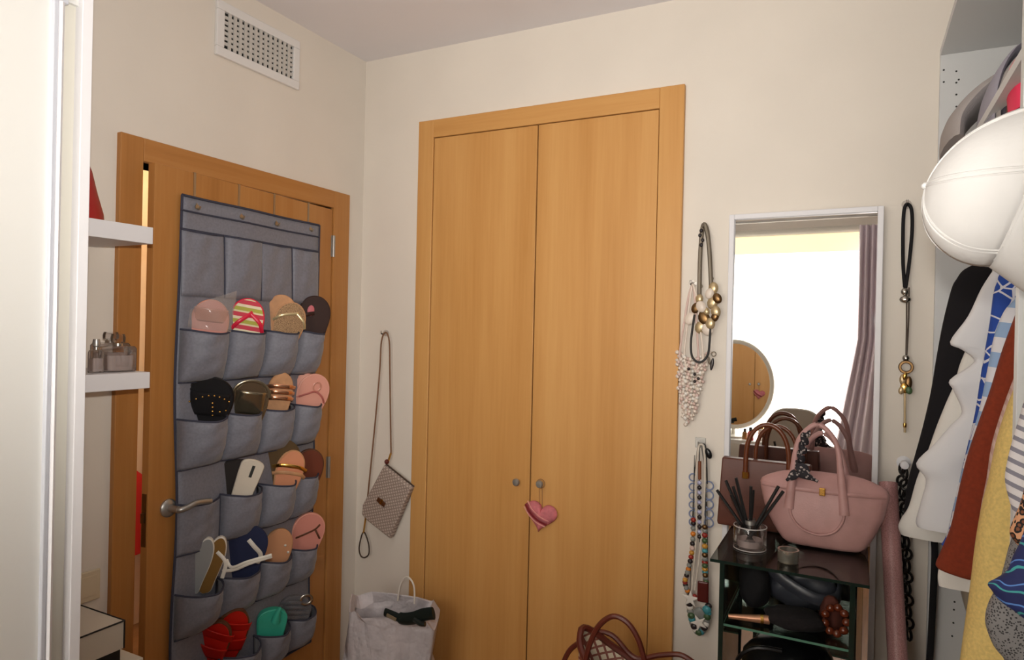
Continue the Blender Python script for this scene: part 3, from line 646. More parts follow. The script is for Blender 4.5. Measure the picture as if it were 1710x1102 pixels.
# ================================================================== long mirror
MA = radians(1.8); Mn = V((-sin(MA), -cos(MA), 0)); Mx = V((cos(MA), -sin(MA), 0)); MO = V((1.848, -.018, 0))
mi = thing('long_mirror', 'long rectangular wall mirror in a slim white frame', 'mirror', MO+V((0, 0, .2)))
mw, mzt, mzb, fb = .232, 1.936, .22, .017
MB().obox(MO, Mx, -Mn, UP, (-mw+.004, mw-.004), (-.004, .004), (mzb+.004, mzt-.004)).obj('backing_board', GREYL, mi, smooth=False)
for A, C in (((-mw, -mw+fb), (mzb, mzt)), ((mw-fb, mw), (mzb, mzt)), ((-mw+fb, mw-fb), (mzt-fb, mzt)), ((-mw+fb, mw-fb), (mzb, mzb+fb))):
    MB().obox(MO, Mx, -Mn, UP, A, (-.022, .004), C).obj('mirror_frame', SHELFW, mi, smooth=False, bev=.002)
MB().obox(MO, Mx, -Mn, UP, (-mw+fb, mw-fb), (-.008, -.0045), (mzb+fb, mzt-fb)).obj('mirror_glass', MIRROR, mi, smooth=False)

# ================================================================== glass display cabinet
VT = .92
GLASSS = mat('shelf_edge_green', (86, 130, 112), .12)
vl, vr, vf, vb_ = 1.672, 2.052, -.545, -.165
vi = thing('glass_cabinet', 'dark-edged glass display cabinet in front of the long mirror', 'cabinet', ((vl+vr)/2, (vf+vb_)/2, FZ))
def slab(name, x0, x1, y0, y1, z0, z1, edges):
    o = MB().box(x0, x1, y0, y1, z0, z1).obj(name, GLASSG, vi, smooth=False)
    m = MB()
    for e in edges: m.box(*e)
    m.obj('green_edge', GLASSS if name == 'glass_shelf' else GLASSE, o, smooth=False); return o
e = .0012
def hslab(name, x0, x1, y0, y1, z0, z1):
    slab(name, x0, x1, y0, y1, z0, z1, [(x0-e, x1+e, y0-e, y0, z0, z1), (x0-e, x1+e, y1, y1+e, z0, z1), (x0-e, x0, y0, y1, z0, z1), (x1, x1+e, y0, y1, z0, z1)])
hslab('glass_top', vl, vr, vf, vb_, VT-.008, VT)
cl_, cr_, cf_, cb_ = vl+.022, vr-.03, vf+.02, vb_-.012
for z in (.742, .45, .15): hslab('glass_shelf', cl_+.012, cr_-.012, cf_+.006, cb_, z-.006, z)
for xx in (cl_, cr_-.008): slab('glass_side', xx, xx+.008, cf_, cb_, FZ+.012, VT-.0085, [(xx-.0005, xx+.0085, cf_-.002, cf_, FZ+.012, VT-.0085), (xx-.0005, xx+.0085, cb_, cb_+.002, FZ+.012, VT-.0085)])
for xx in (cl_, cr_-.012):
    for yy in (cf_-.004, cb_-.008): MB().box(xx, xx+.012, yy, yy+.012, FZ, VT-.0085).obj('corner_post', GLASSE, vi, smooth=False)
MB().box(cl_-.005, cr_+.005, cf_-.005, cb_+.005, FZ, FZ+.012).obj('base', GLASSE, vi, smooth=False)

# bags on top -------------------------------------------------------
BRB = mat('brown_bag_leather', (88, 47, 35), .5, var=.06, vscale=20, bmp=.15, bscale=200); BRH = mat('brown_handle_leather', (98, 50, 26), .3)
bb = thing('brown_handbag', 'boxy brown leather handbag with arched handles behind the pink bag', 'handbag', (1.77, -.165, VT))
bl_, br_ = PY(1204, 820, -.19).x, PY(1354, 820, -.19).x; bz1 = PY(1280, 771, -.19).z
MB().loft([[V((x, y, z)) for x, y in ((bl_-a, -.195-b), (br_+a, -.195-b), (br_+a, -.145+b), (bl_-a, -.145+b))] for z, a, b in ((VT+.001, .006, .006), (VT+.012, .008, .01), (bz1-.03, .0, .0), (bz1, -.001, -.006))]).obj('bag_body', BRB, bb, bev=.004)
hx0, hx1, hz1 = PY(1246, 760, -.2).x, PY(1318, 760, -.2).x, PY(1281, 709, -.2).z
def arch(x0, x1, z0, z1, y, r, n=16, pw=.6):
    return MB().tube([V((x0, y, z0)), V((x0, y, z0+(z1-z0)*.25))]+[V(((x0+x1)/2-(x1-x0)/2*cos(pi*i/n), y, z0+(z1-z0)*(.3+.7*sin(pi*i/n)**.8))) for i in range(n+1)]+[V((x1, y, z0+(z1-z0)*.25)), V((x1, y, z0))], r, 10)
arch(hx0, hx1, bz1-.05, hz1, -.205, .0075).obj('handle', BRH, bb); arch(hx0+.02, hx1+.02, bz1-.05, hz1-.01, -.138, .0065).obj('handle', BRH, bb)
MB().tube([V((hx0, -.205, bz1-.055)), V((hx0, -.205, bz1-.035))], .011, 8).obj('handle_ring', GOLD, bb); MB().tube([V((hx1, -.205, bz1-.055)), V((hx1, -.205, bz1-.035))], .011, 8).obj('handle_ring', GOLD, bb)
# pink bag
PKB = mat('dusty_pink_leather', (178, 136, 132), .48, var=.03, vscale=25, bmp=.18, bscale=260)
pb = thing('pink_handbag', 'dusty pink winged leather handbag with a gold clasp on the glass cabinet', 'handbag', (1.93, -.27, VT))
yc = -.268
def rr(cx, cy, z, hw, hd, n=36, e_=.5, lift=0, pl=0):
    return [V((cx+hw*(abs(cos(t))**e_)*(1 if cos(t) > 0 else -1), cy+hd*(1+pl*sin(9*t+.6)*abs(sin(t)))*(abs(sin(t))**e_)*(1 if sin(t) > 0 else -1), z+lift*abs(cos(t))**2)) for t in [2*pi*i/n for i in range(n)]]
xl, xr = PY(1265, 810, -.3).x, PY(1490, 820, -.3).x; xc = (xl+xr)/2
zb0 = VT+.002; zw = PY(1380, 812, -.32).z; ztop = PY(1370, 795, -.3).z
MB().loft([rr(xc+.005, yc, zb0, .092, .038), rr(xc+.005, yc, zb0+.008, .108, .05), rr(xc+.002, yc, zb0+.05, .135, .058, e_=.6), rr(xc, yc, zb0+.10, .160, .055, e_=.75, pl=.07), rr(xc, yc, zw-.025, (xr-xl)/2-.004, .044, e_=.9, pl=.10), rr(xc, yc, zw-.004, (xr-xl)/2, .034, e_=.9), rr(xc, yc, zw+.016, .13, .018, e_=.9), rr(xc, yc, ztop+.008, .085, .006, e_=.9)]).obj('bag_body', PKB, pb, sub=1, ang=70)
MB().tube([V((xc+a*(xr-xl)/2*.93, yc-.047*sqrt(max(0, 1-a*a*.86))-.0015, zw-.018)) for a in [-1+2*i/24 for i in range(25)]], [(.006, .0022)]*25, 8, flat=(0, 0, 1)).obj('belt', PKB, pb)
cp = PY(1373, 826, yc-.05)
cl2 = MB().box(cp.x-.008, cp.x+.008, yc-.058, yc-.047, zw-.028, zw-.006).obj('clasp', GOLD, pb, smooth=False, bev=.002)
hz = PY(1366, 710, -.31).z
def bagh(y0_, zt_, xa, xb, lo, m, nm):
    pts = [V((xa-.012, y0_-.016, lo)), V((xa-.004, y0_-.006, zw+.02)), V((xa+.006, y0_+.004, zt_-.06)), V((xa+.03, y0_+.008, zt_-.018)), V(((xa+xb)/2, y0_+.01, zt_)), V((xb-.03, y0_+.008, zt_-.018)), V((xb-.006, y0_+.004, zt_-.06)), V((xb+.006, y0_-.006, zw+.02)), V((xb+.016, y0_-.016, lo))]
    P = curve(pts, 6); n = len(P); MB().tube(P, [(.0075+.006*max(0, abs(i/(n-1)-.5)*2-.55)/.45, .0075) for i in range(n)], 10, flat=(1, 0, 0)).obj(nm, m, pb)
ha, hb_ = PY(1327, 760, -.31).x, PY(1402, 760, -.31).x
bagh(yc-.038, hz, ha, hb_, zw-.075, PKB, 'handle'); bagh(yc+.052, hz-.035, ha+.01, hb_+.01, zw-.04, PKB, 'handle')
MB().tube(curve([PY(a, b, yc-d) for a, b, d in ((1318, 838, .049), (1322, 862, .0535), (1338, 882, .0585), (1366, 893, .0605), (1392, 889, .060), (1407, 872, .057), (1411, 850, .052))], 6), [(.0035+.0025*sin(pi*i/36), .004) for i in range(37)], 8, flat=(0, 1, 0)).obj('gathered_welt', PKB, pb)
# scarf
SCF = vor('scarf_print', (30, 26, 32), (168, 156, 152), 110, .35)
sc = thing('twilly_scarf', 'black and white patterned scarf wound round the pink bag handle', 'scarf', V((ha, yc-.04, zw)))
m = MB(); q0 = PY(1330, 790, -.325); P = []
for i in range(60):
    t = i/59; ctr = PY(1346-14*t, 722+70*t, -.312+.0*t); P.append(ctr+V((.0105*cos(t*30), .0105*sin(t*30)-.002, 0)))
MB().tube(P, [(.008, .0025)]*60, 8, flat=(0, 0, 1)).obj('wrap', SCF, sc)
for k in (((1331, 788), (1322, 796), (1313, 802)), ((1332, 788), (1346, 794), (1366, 804)), ((1331, 786), (1342, 780), (1352, 788))):
    P = curve([PY(*q, -.345) for q in k], 5); MB().tube(P, [(.004+.009*sin(pi*min(1, .25+i/len(P))), .003) for i in range(len(P))], 8, flat=(0, 0, 1)).obj('tail', SCF, sc)
# reed diffuser
dp = PZ(1252, 915, VT+.001)
di = thing('reed_diffuser', 'clear glass reed diffuser with black sticks on the glass cabinet', 'diffuser', dp)
MB().lathe([(0, 0), (.043, 0), (.045, .003), (.045, .06), (.042, .066), (.014, .069), (.014, .084)], dp, n=32).obj('glass_bottle', CLEAR, di)
MB().tube([dp+V((.0445*cos(2*pi*i/32), .0445*sin(2*pi*i/32), .0635)) for i in range(32)], .0016, 6, True).obj('glass_rim', mat('pale_glass_rim', (214, 208, 206), .15, alpha=.7), di); MB().tube([dp+V((.044*cos(2*pi*i/32), .044*sin(2*pi*i/32), .002)) for i in range(32)], .0016, 6, True).obj('glass_foot', MATS['pale_glass_rim'], di)
MB().lathe([(0, .008), (.036, .008), (.036, .026), (0, .026)], dp, n=24).obj('fragrance_oil', LIQ, di)
MB().lathe([(.0135, .067), (.0145, .067), (.0145, .079), (.0135, .079)], dp, n=20).obj('neck_ring', STEEL, di)
BLKR = mat('black_reed', (20, 18, 18), .7)
for px, py, dy in ((1197, 818, .0), (1212, 802, .01), (1229, 798, -.01), (1224, 812, .02), (1254, 812, -.005), (1258, 818, .015), (1300, 812, -.01), (1308, 820, .012), (1221, 826, -.02)):
    tp = PY(px, py, dp.y+dy); a = dp+V(((dp.x-tp.x)*.12, -dy*.3, .016)); MB().tube([a, tp], .0045, 6).obj('reed', BLKR, di)
# tealight holder
tp = PZ(1316, 938, VT+.001)
tl = thing('tealight_holder', 'small silver ring tealight holder beside the diffuser', 'candle holder', tp)
MB().lathe([(0, 0), (.0245, 0), (.027, .003), (.027, .034), (.0225, .034), (.0225, .01), (0, .01)], tp, n=28).obj('metal_cup', mat('polished_tin', (200, 194, 182), .22, metal=.85), tl)
MB().lathe([(0, .0105), (.022, .0105), (.022, .022), (0, .022)], tp, n=20).obj('wax', mat('dark_wax', (40, 34, 30), .6), tl)

# inside the cabinet ------------------------------------------------
SHZ = .743
def blob(name, label, cat, c, r, m, parts=(), amp=.08, rz=0, kq=1.0):
    t = thing(name, label, cat, (c[0], c[1], c[2]-r[2])); rings = []
    for i in range(13):
        th_ = pi*min(max(i/12, .01), .99); ring = []
        for k in range(28):
            ph = 2*pi*k/28; f = 1+amp*sin(3*ph+2*th_*kq)+amp*.6*sin(5*ph-4*th_)
            se = abs(sin(th_))**.6; x, y, z = r[0]*se*cos(ph)*f, r[1]*se*sin(ph)*f, -r[2]*cos(th_)
            ring.append(V((c[0]+x*cos(rz)-y*sin(rz), c[1]+x*sin(rz)+y*cos(rz), c[2]+z)))
        rings.append(ring)
    MB().loft(rings).obj(cat.replace(' ', '_')+'_body', m, t, ang=70); return t
GLB = mat('glossy_black_leather', (58, 60, 68), .3, bmp=.6, bscale=22)
t = blob('black_pouch', 'matt black pouch standing at the left inside the glass cabinet', 'pouch', (1.765, -.36, SHZ+.068), (.042, .05, .066), BLACKF)
t = blob('black_leather_bag', 'shiny crumpled black leather bag on the upper cabinet shelf', 'bag', (1.885, -.30, SHZ+.066), (.095, .055, .064), GLB, amp=.12)
MB().tube(curve([V((1.80, -.36, SHZ+.12)), V((1.86, -.375, SHZ+.085)), V((1.93, -.38, SHZ+.06)), V((1.975, -.36, SHZ+.065)), V((1.985, -.33, SHZ+.1))], 6), [(.017, .006)]*25, 8, flat=(0, 0, 1)).obj('bag_strap', GLB, t)
t = thing('rose_gold_tool', 'rose gold tapered holder with gold cap lying on the cabinet shelf', 'holder', (1.755, -.475, SHZ))
MB().lathe([(0, 0), (.006, .0), (.012, .1), (.012, .105), (0, .105)], (1.715, -.50, SHZ+.0135), (1, .2, .04), 14).obj('tapered_body', mat('rose_gold_satin', (206, 152, 122), .3, metal=.6), t)
MB().lathe([(.0125, .082), (.0135, .082), (.0135, .09), (.0125, .09)], (1.715, -.50, SHZ+.0135), (1, .2, .04), 14).obj('gold_band', GOLD, t)
t = blob('black_hat', 'soft flat black knitted piece at the front of the cabinet shelf', 'knitwear', (1.88, -.455, SHZ+.026), (.075, .05, .025), mat('black_knit', (24, 20, 22), .95, bmp=.6, bscale=160))
t = thing('amber_bracelet', 'chunky amber brown bracelet at the right inside the glass cabinet', 'bracelet', (1.985, -.45, SHZ))
AMB = mat('amber_resin', (104, 44, 22), .12, coat=.5)
for k in range(9): MB().ell(V((1.978+.026*cos(2*pi*k/9), -.45+.012*sin(2*pi*k/9), SHZ+.04+.03*sin(2*pi*k/9))), (.012, .011, .0105), None, 10, 6).obj('bead', AMB, t)
t = thing('brown_scarf', 'crumpled rust brown fabric behind the amber bracelet', 'scarf', (1.965, -.41, SHZ))
rings = [[V((1.965+(.026+.006*sin(4*a+z*60))*cos(a)*k_, -.405+.02*sin(a)*k_, SHZ+.001+z)) for a in [2*pi*i/20 for i in range(20)]] for z, k_ in ((0, 1), (.02, 1.05), (.05, .9), (.075, .7), (.085, .3))]
MB().loft(rings).obj('fabric', mat('rust_fabric', (92, 46, 36), .8), t, ang=70)
t = blob('black_shoulder_bag', 'large black bag on the lower shelf of the glass cabinet', 'bag', (1.87, -.36, .451+.115), (.13, .12, .112), BLACKL)
MB().tube(curve([V((1.74, -.40, .52)), V((1.735, -.46, .62)), V((1.78, -.47, .672)), V((1.85, -.46, .676))], 6), .0065, 8).obj('bag_handle', BLACKL, t)
# rolled pink tube
ra, rb = PY(1483, 806, -.075), PY(1499, 1102, -.25); dv = (rb-ra).normalized(); rb = ra+dv*((FZ+.012-ra.z)/dv.z)
ro = thing('wrapping_roll', 'long dusty pink glitter roll leaning upright beside the mirror', 'roll', rb)
MB().lathe([(0, 0), (.0255, 0), (.0255, (ra-rb).length), (.021, (ra-rb).length), (.021, (ra-rb).length-.02), (0, (ra-rb).length-.02)], rb, ra-rb, 24).obj('paper_roll', mat('pink_glitter_paper', (172, 122, 122), .4, c2=(206, 158, 156), var=.1, vscale=400, bmp=.2, bscale=500), ro)

# ================================================================== necklaces
def strand(t, pts, r, m, name='cord', y=-.02, closed=False, n=7, sm=6):
    return MB().tube(curve([PY(a, b, y) for a, b in pts], sm, closed), r, n, closed).obj(name, m, t)
def bead_mesh(name, m, r, parent, at_, rot=None):
    o = MB().ell((0, 0, 0), r, None, 10, 7).obj(name, m, parent); o.matrix_basis = Matrix.Translation(at_) @ (rot or Matrix.Identity(4)); WM[o.name] = o.matrix_basis; return o
def beads(t, pts, r, mats, name='bead', y=-.022):
    src = {}
    for i, (a, b) in enumerate(pts):
        m = mats[i % len(mats)]; p = PY(a, b, y+.003*((i*7) % 3-1))
        if m.name not in src: src[m.name] = bead_mesh(name, m, r, t, p)
        else: inst(src[m.name], t, Matrix.Translation(p))
def ringm(t, c, r, tr, m, name, ax=(0, 1, 0), sq=1.0, xd=None):
    z = V(ax).normalized(); x = V(xd) if xd else z.orthogonal().normalized(); x = (x-z*x.dot(z)).normalized(); yv = z.cross(x)
    return MB().tube([V(c)+x*(r*cos(2*pi*i/18))+yv*(r*sq*sin(2*pi*i/18)) for i in range(18)], tr, 6, True).obj(name, m, t)
AGED = mat('aged_silver', (116, 106, 92), .5, metal=.35); OLDG = mat('antique_gold', (186, 164, 126), .3, metal=.45); PEARL = mat('pearl', (220, 206, 192), .35); PEARL2 = mat('pale_pink_pearl', (206, 178, 168), .35)
BCORD = mat('black_cord', (38, 36, 34), .6); LAV = mat('lavender_bead', (176, 176, 206), .3); BLUE = mat('slate_blue_ring', (124, 136, 168), .35); WCORD = mat('ivory_cord', (212, 202, 188), .7)
ORG = mat('orange_bead', (216, 128, 40), .35); REDB = mat('red_bead', (150, 44, 34), .35); GRNB = mat('green_bead', (70, 96, 62), .35); TEALB = mat('turquoise_bead', (70, 150, 160), .35); DKB = mat('dark_bead', (44, 38, 40), .3); GREYB = mat('grey_stone', (136, 138, 134), .4); YELB = mat('amber_bead', (206, 150, 60), .3); WINE = mat('wine_enamel', (84, 26, 22), .3); SHELL = mat('white_shell', (226, 220, 212), .5)
G1 = 'necklaces hanging beside the fitted wardrobe'
for lab, px, py, mm in (('clear hook holding the silver and gold necklace', 1177, 380, CLEAR), ('clear hook holding the pearl fringe necklace', 1157, 474, CLEAR), ('clear hook holding the necklace of black ribbon and gold charms', 1514, 342, CLEAR)):
    small_hook(thing('wall_hook', lab, 'hook', PY(px, py, 0)), px, py, mm)
hp_ = thing('wall_hook', 'square metal hook plate holding the coloured bead necklaces', 'hook', PY(1170, 738, 0))
c = PY(1170, 738, 0); MB().box(c.x-.018, c.x+.018, -.004, -.0005, c.z-.02, c.z+.016).obj('hook_plate', STEEL, hp_, smooth=False, bev=.001)
MB().tube(curve([c+V((0, -.003, -.004)), c+V((0, -.022, -.016)), c+V((0, -.034, -.01)), c+V((0, -.036, .006))], 5), .003, 8).obj('hook_arm', STEEL, hp_)
# silver and antique gold
n1 = thing('pendant_necklace', 'aged silver necklace with a cluster of antique gold ovals', 'necklace', PY(1177, 555, -.02), G1)
strand(n1, [(1188, 486), (1186, 440), (1183, 400), (1178, 377), (1174, 378), (1171, 402), (1169, 440), (1168, 500)], .0078, AGED, 'chain', -.024)
strand(n1, [(1186, 480), (1189, 440), (1184, 385), (1177, 375)], .0015, AGED, 'thin_chain', -.024); ringm(n1, PY(1189, 465, -.024), .0045, .0015, AGED, 'clasp_ring'); ringm(n1, PY(1170, 478, -.026), .006, .0016, AGED, 'clasp_ring')
beads(n1, [(1171, 385), (1169, 393), (1173, 401), (1171, 409)], (.0065, .006, .0075), [DKB], 'dark_bead', -.03)
for i, (a, b, s_) in enumerate([(1188, 481, 1), (1183, 490, .9), (1193, 498, .9), (1187, 505, 1.1), (1170, 499, .8), (1172, 512, 1), (1166, 514, 1), (1179, 520, .7), (1191, 520, 1), (1158, 532, 1.1), (1176, 531, 1.2), (1184, 540, 1), (1171, 546, 1.1), (1180, 550, 1.1), (1190, 529, .8)]):
    bead_mesh('gold_oval', (OLDG, PEARL, BRONZE, OLDG)[i % 4], (.0165*s_, .007, .021*s_), n1, PY(1177+(a-1177)*1.3, b, -.036-.004*(i % 3)), Matrix.Rotation(.5*sin(i*2.3), 4, 'Y'))
n2 = thing('cord_necklace', 'black cord loop necklace with a ring and dark feather charm', 'necklace', PY(1170, 606, -.02), G1)
strand(n2, [(1186, 530), (1186, 550), (1185, 570), (1182, 592), (1172, 604), (1162, 603), (1155, 592), (1154, 570), (1157, 545), (1160, 525)], .004, BCORD, 'cord', -.044)
ringm(n2, PY(1192, 591, -.046), .0075, .0018, AGED, 'charm_ring'); bead_mesh('feather_charm', DKB, (.006, .003, .022), n2, PY(1189, 608, -.046), Matrix.Rotation(.15, 4, 'Y')); bead_mesh('leaf_charm', AGED, (.005, .003, .014), n2, PY(1184, 602, -.046), Matrix.Rotation(-.15, 4, 'Y'))
n3 = thing('fringe_necklace', 'cream pearl bead necklace with long beaded fringe', 'necklace', PY(1145, 700, -.02), G1)
for k, (xa, xb) in enumerate(((1150, 1135), (1153, 1143), (1160, 1166), (1163, 1174))): strand(n3, [(1157, 474), (xa, 495), ((xa+xb)/2, 540), (xb, 596), ((xb+1154)/2, 618)], .0038, (PEARL2, PEARL)[k % 2], 'bead_strand', -.03-.002*k)
for k in range(15):
    t_ = k/14; x = 1131+52*t_; y0_ = 588+12*sin(pi*t_); ln = (80+38*sin(pi*min(1, t_*1.9)) if t_ < .55 else 110-150*(t_-.55)); q = MB(); nb = int(ln/6.5)
    for j in range(nb):
        p = PY(x+(1150-x)*.28*j/nb+2.2*sin(j*1.9+k), y0_+ln*j/nb, -.03+.006*sin(j*2.1+k*1.3)); q.ell(p, .0062 if (j+k) % 3 else .0078, None, 7, 5)
    q.obj('fringe_strand', (PEARL, PEARL2, PEARL, SHELL)[k % 4], n3)
beads(n3, [(1150, 616), (1160, 625), (1160, 637), (1166, 632)], .0055, [DKB], 'dark_bead', -.046)
# lower group
n4 = thing('ring_necklace', 'necklace of slate blue open rings in two columns', 'necklace', PY(1170, 880, -.02), G1)
strand(n4, [(1160, 880), (1161, 800), (1166, 748), (1174, 748), (1180, 800), (1181, 880)], .0015, AGED, 'thread', -.026)
for x, ys in ((1157, (797, 813, 828, 843, 858, 872)), (1184, (811, 827, 842, 858, 873))):
    for k, y in enumerate(ys): ringm(n4, PY(x, y, -.028), .0125 if x < 1170 else .0145, .0026, BLUE, 'open_ring')
n5 = thing('ivory_necklace', 'ivory double cord necklace ending in a white starfish', 'necklace', PY(1155, 1000, -.02), G1)
strand(n5, [(1155, 990), (1159, 940), (1163, 880), (1162, 810), (1166, 752), (1170, 742), (1176, 752), (1177, 810), (1173, 880), (1168, 930), (1160, 985)], .0038, WCORD, 'cord', -.036)
def star(t, px, py, R, m, y, rot=.3):
    c = PY(px, py, y); o = [(R*(1 if i % 2 == 0 else .38)*cos(rot+pi*i/5), R*(1 if i % 2 == 0 else .38)*sin(rot+pi*i/5)) for i in range(10)]
    return MB().prism(o, c, (1, 0, 0), (0, 0, 1), (0, -1, 0), -.004, .004).obj('starfish', m, t, bev=.003)
star(n5, 1153, 1000, .032, SHELL, -.05); 
n6 = thing('lavender_necklace', 'necklace of alternating lavender and dark beads on a brown tab', 'necklace', PY(1168, 890, -.02), G1)
strand(n6, [(1168, 745), (1168, 790), (1168, 905)], .0016, BCORD, 'thread', -.034); strand(n6, [(1168.5, 770), (1168.5, 800)], .0058, mat('brown_tab', (124, 66, 34), .5), 'tab', -.036)
beads(n6, [(1168, 806+8.2*k) for k in range(12)], (.0078, .006, .0075), [LAV, DKB], 'bead', -.04)
n7 = thing('coloured_necklace', 'necklace of mixed orange, red, green and grey beads with a wine pendant', 'necklace', PY(1165, 1000, -.02), G1)
pl = curve([V((1158, 868, 0)), V((1157, 900, 0)), V((1154, 930, 0)), V((1148, 956, 0)), V((1144, 972, 0)), V((1150, 990, 0)), V((1160, 996, 0))], 4); prr = curve([V((1177, 880, 0)), V((1177, 920, 0)), V((1177, 950, 0)), V((1179, 972, 0))], 5)
strand(n7, [(1165, 748), (1159, 800), (1158, 868)], .0015, BCORD, 'thread', -.03); strand(n7, [(1172, 748), (1178, 800), (1178, 880)], .0015, BCORD, 'thread', -.03)
beads(n7, [(p.x, p.y) for p in pl], (.0095, .008, .0085), [REDB, DKB, GREYB, ORG, GREYB, DKB, PEARL2, YELB], 'bead', -.04); beads(n7, [(p.x, p.y) for p in prr], (.0105, .008, .009), [BRONZE, GREYB, REDB, GRNB, YELB, TEALB], 'bead', -.042)
cw = PY(1174, 988, -.05); MB().box(cw.x-.019, cw.x+.019, -.056, -.046, cw.z-.036, cw.z+.036).obj('wine_pendant', WINE, n7, smooth=False, bev=.006)
n8 = thing('stone_necklace', 'lowest necklace, a loop of grey-green stones with white shell', 'necklace', PY(1168, 1060, -.02), G1)
strand(n8, [(1160, 760), (1156, 880), (1152, 1000)], .0013, BCORD, 'thread', -.024); strand(n8, [(1176, 760), (1181, 880), (1183, 1010)], .0013, BCORD, 'thread', -.024)
lp = curve([V((1151, 1008, 0)), V((1154, 1028, 0)), V((1159, 1046, 0)), V((1167, 1056, 0)), V((1176, 1048, 0)), V((1181, 1030, 0)), V((1183, 1012, 0))], 3)
beads(n8, [(p.x, p.y) for p in lp], (.0125, .008, .0115), [DKB, SHELL, GREYB, GRNB, TEALB, GREYB], 'stone', -.04); star(n8, 1167, 1040, .03, SHELL, -.058, .8)
bead_mesh('turquoise_stone', TEALB, (.015, .008, .014), n8, PY(1180, 1018, -.05)); bead_mesh('green_disc', GREYB, (.02, .006, .026), n8, PY(1167, 1026, -.036))
n9 = thing('black_tassel', 'black pendant on a thin black cord at the square hook plate', 'pendant', PY(1183, 812, -.02), G1)
strand(n9, [(1172, 742), (1178, 744), (1180, 770), (1181, 808)], .0022, BCORD, 'cord', -.03); bead_mesh('black_drop', BLACKL, (.011, .006, .019), n9, PY(1183, 757, -.036), Matrix.Rotation(-.4, 4, 'Y'))
# necklace by the closet
n10 = thing('charm_necklace', 'necklace of black ribbon, silver beads and gold charms beside the closet', 'necklace', PY(1512, 722, -.02))
strand(n10, [(1511, 480), (1508, 440), (1508, 380), (1510, 350), (1515, 341), (1522, 350), (1523, 385), (1518, 440), (1512, 482)], .0052, BLACKF, 'ribbon', -.028)
bead_mesh('silver_bead', CHROME, (.011, .009, .012), n10, PY(1511, 487, -.03)); bead_mesh('silver_bead', CHROME, (.016, .01, .012), n10, PY(1512, 500, -.03))
strand(n10, [(1514, 485), (1514, 540), (1513, 595)], .0022, CORDD, 'cord', -.03); strand(n10, [(1518, 480), (1517, 540), (1514, 595)], .0022, CORDD, 'cord', -.03)
bead_mesh('silver_ball', CHROME, (.0105, .0105, .0105), n10, PY(1513, 598, -.032)); ringm(n10, PY(1513, 613, -.032), .0165, .0045, BRONZE, 'hoop')
for i, (a, b, rx, rz_, mm) in enumerate(((1508, 634, .010, .018, OLDG), (1517, 640, .010, .022, BRONZE), (1511, 648, .013, .016, GOLD), (1505, 652, .008, .012, OLDG), (1518, 652, .009, .012, GRNB), (1511, 628, .006, .012, GOLD))): bead_mesh('charm', mm, (rx, .004, rz_), n10, PY(a, b, -.034-.002*i), Matrix.Rotation(.4*sin(i*3), 4, 'Y'))
strand(n10, [(1511, 650), (1511, 690), (1511, 722)], .0035, OLDG, 'drop_chain', -.034); bead_mesh('end_drop', GOLD, (.005, .004, .012), n10, PY(1511, 710, -.034))
# link chain
ch = thing('link_chain', 'black oval-link chain hanging on a white knob beside the closet', 'chain', PY(1513, 1060, -.02))
LINK = mat('black_resin_link', (30, 27, 26), .25)
for col, (xa, xb, ya, yb, n_) in enumerate(((1506, 1507, 783, 1040, 14), (1511, 1518, 790, 1060, 15))):
    for k in range(n_):
        t_ = k/(n_-1); c = PY(xa+(xb-xa)*t_, ya+(yb-ya)*t_, -.022-.02*col)
        ringm(ch, c, .0125, .0042, LINK, 'chain_link', (0.25, 1, 0) if k % 2 else (1, .5, 0), 1.25, (1, -.25, 0) if k % 2 else (-.5, 1, 0))
kb = thing('adhesive_hook', 'white round adhesive knob holding the black link chain', 'hook', PY(1509, 772, 0)); c = PY(1509, 772, 0)
MB().lathe([(0, .0005), (.02, .0005), (.02, .004), (.009, .008), (.009, .05), (.013, .053), (.011, .06), (0, .061)], c, (0, -1, 0), 20).obj('knob', SHELFW, kb)

# ================================================================== open closet
CX0, CX1, CT = 2.22, 2.80, 2.385
cl = thing('open_closet', 'open white closet frame with hanging clothes along the right side', 'closet', (2.5, -1.1, FZ))
def gable(y0_, y1_): return MB().box(CX0, CX1, y0_, y1_, FZ, CT).obj('side_panel', GREYL, cl, smooth=False, bev=.001)
ga = gable(-.024, -.004); gd = gable(-1.215, -1.193); gable(-2.23, -2.21)
MB().box(CX1-.006, CX1, -2.21, -.024, FZ, CT).obj('back_panel', GREYL, cl, smooth=False)
MB().box(CX0, CX1, -2.23, -.004, CT, CT+.022).obj('top_panel', GREYL, cl, smooth=False)
SZ = PY(1578, 246, -.45).z
for a, b in ((-1.193, -.024), (-2.21, -1.215)):
    MB().box(CX0+.02, CX1-.006, a, b, SZ-.018, SZ).obj('hat_shelf', GREYL, cl, smooth=False)
    MB().lathe([(0, 0), (.0125, 0), (.0125, b-a), (0, b-a)], (2.5, a, SZ-.07), (0, 1, 0), 14).obj('hanging_rail', STEEL, cl)
hole = None
for px, py in ((1576, 117), (1576, 137), (1597, 119), (1601, 133), (1597, 138), (1597, 158), (1597, 178), (1594, 1005), (1593, 1018), (1592, 1040), (1590, 1062)):
    p = PY(px, py, -.0243)
    if hole is None: hole = MB().lathe([(0, 0), (.0028, 0), (.0028, .0008), (0, .0008)], (0, 0, 0), (0, -1, 0), 10).obj('peg_hole', HOLE, ga); hole.matrix_basis = Matrix.Translation(p); WM[hole.name] = hole.matrix_basis
    else: inst(hole, ga, Matrix.Translation(p))
RZ = SZ-.07
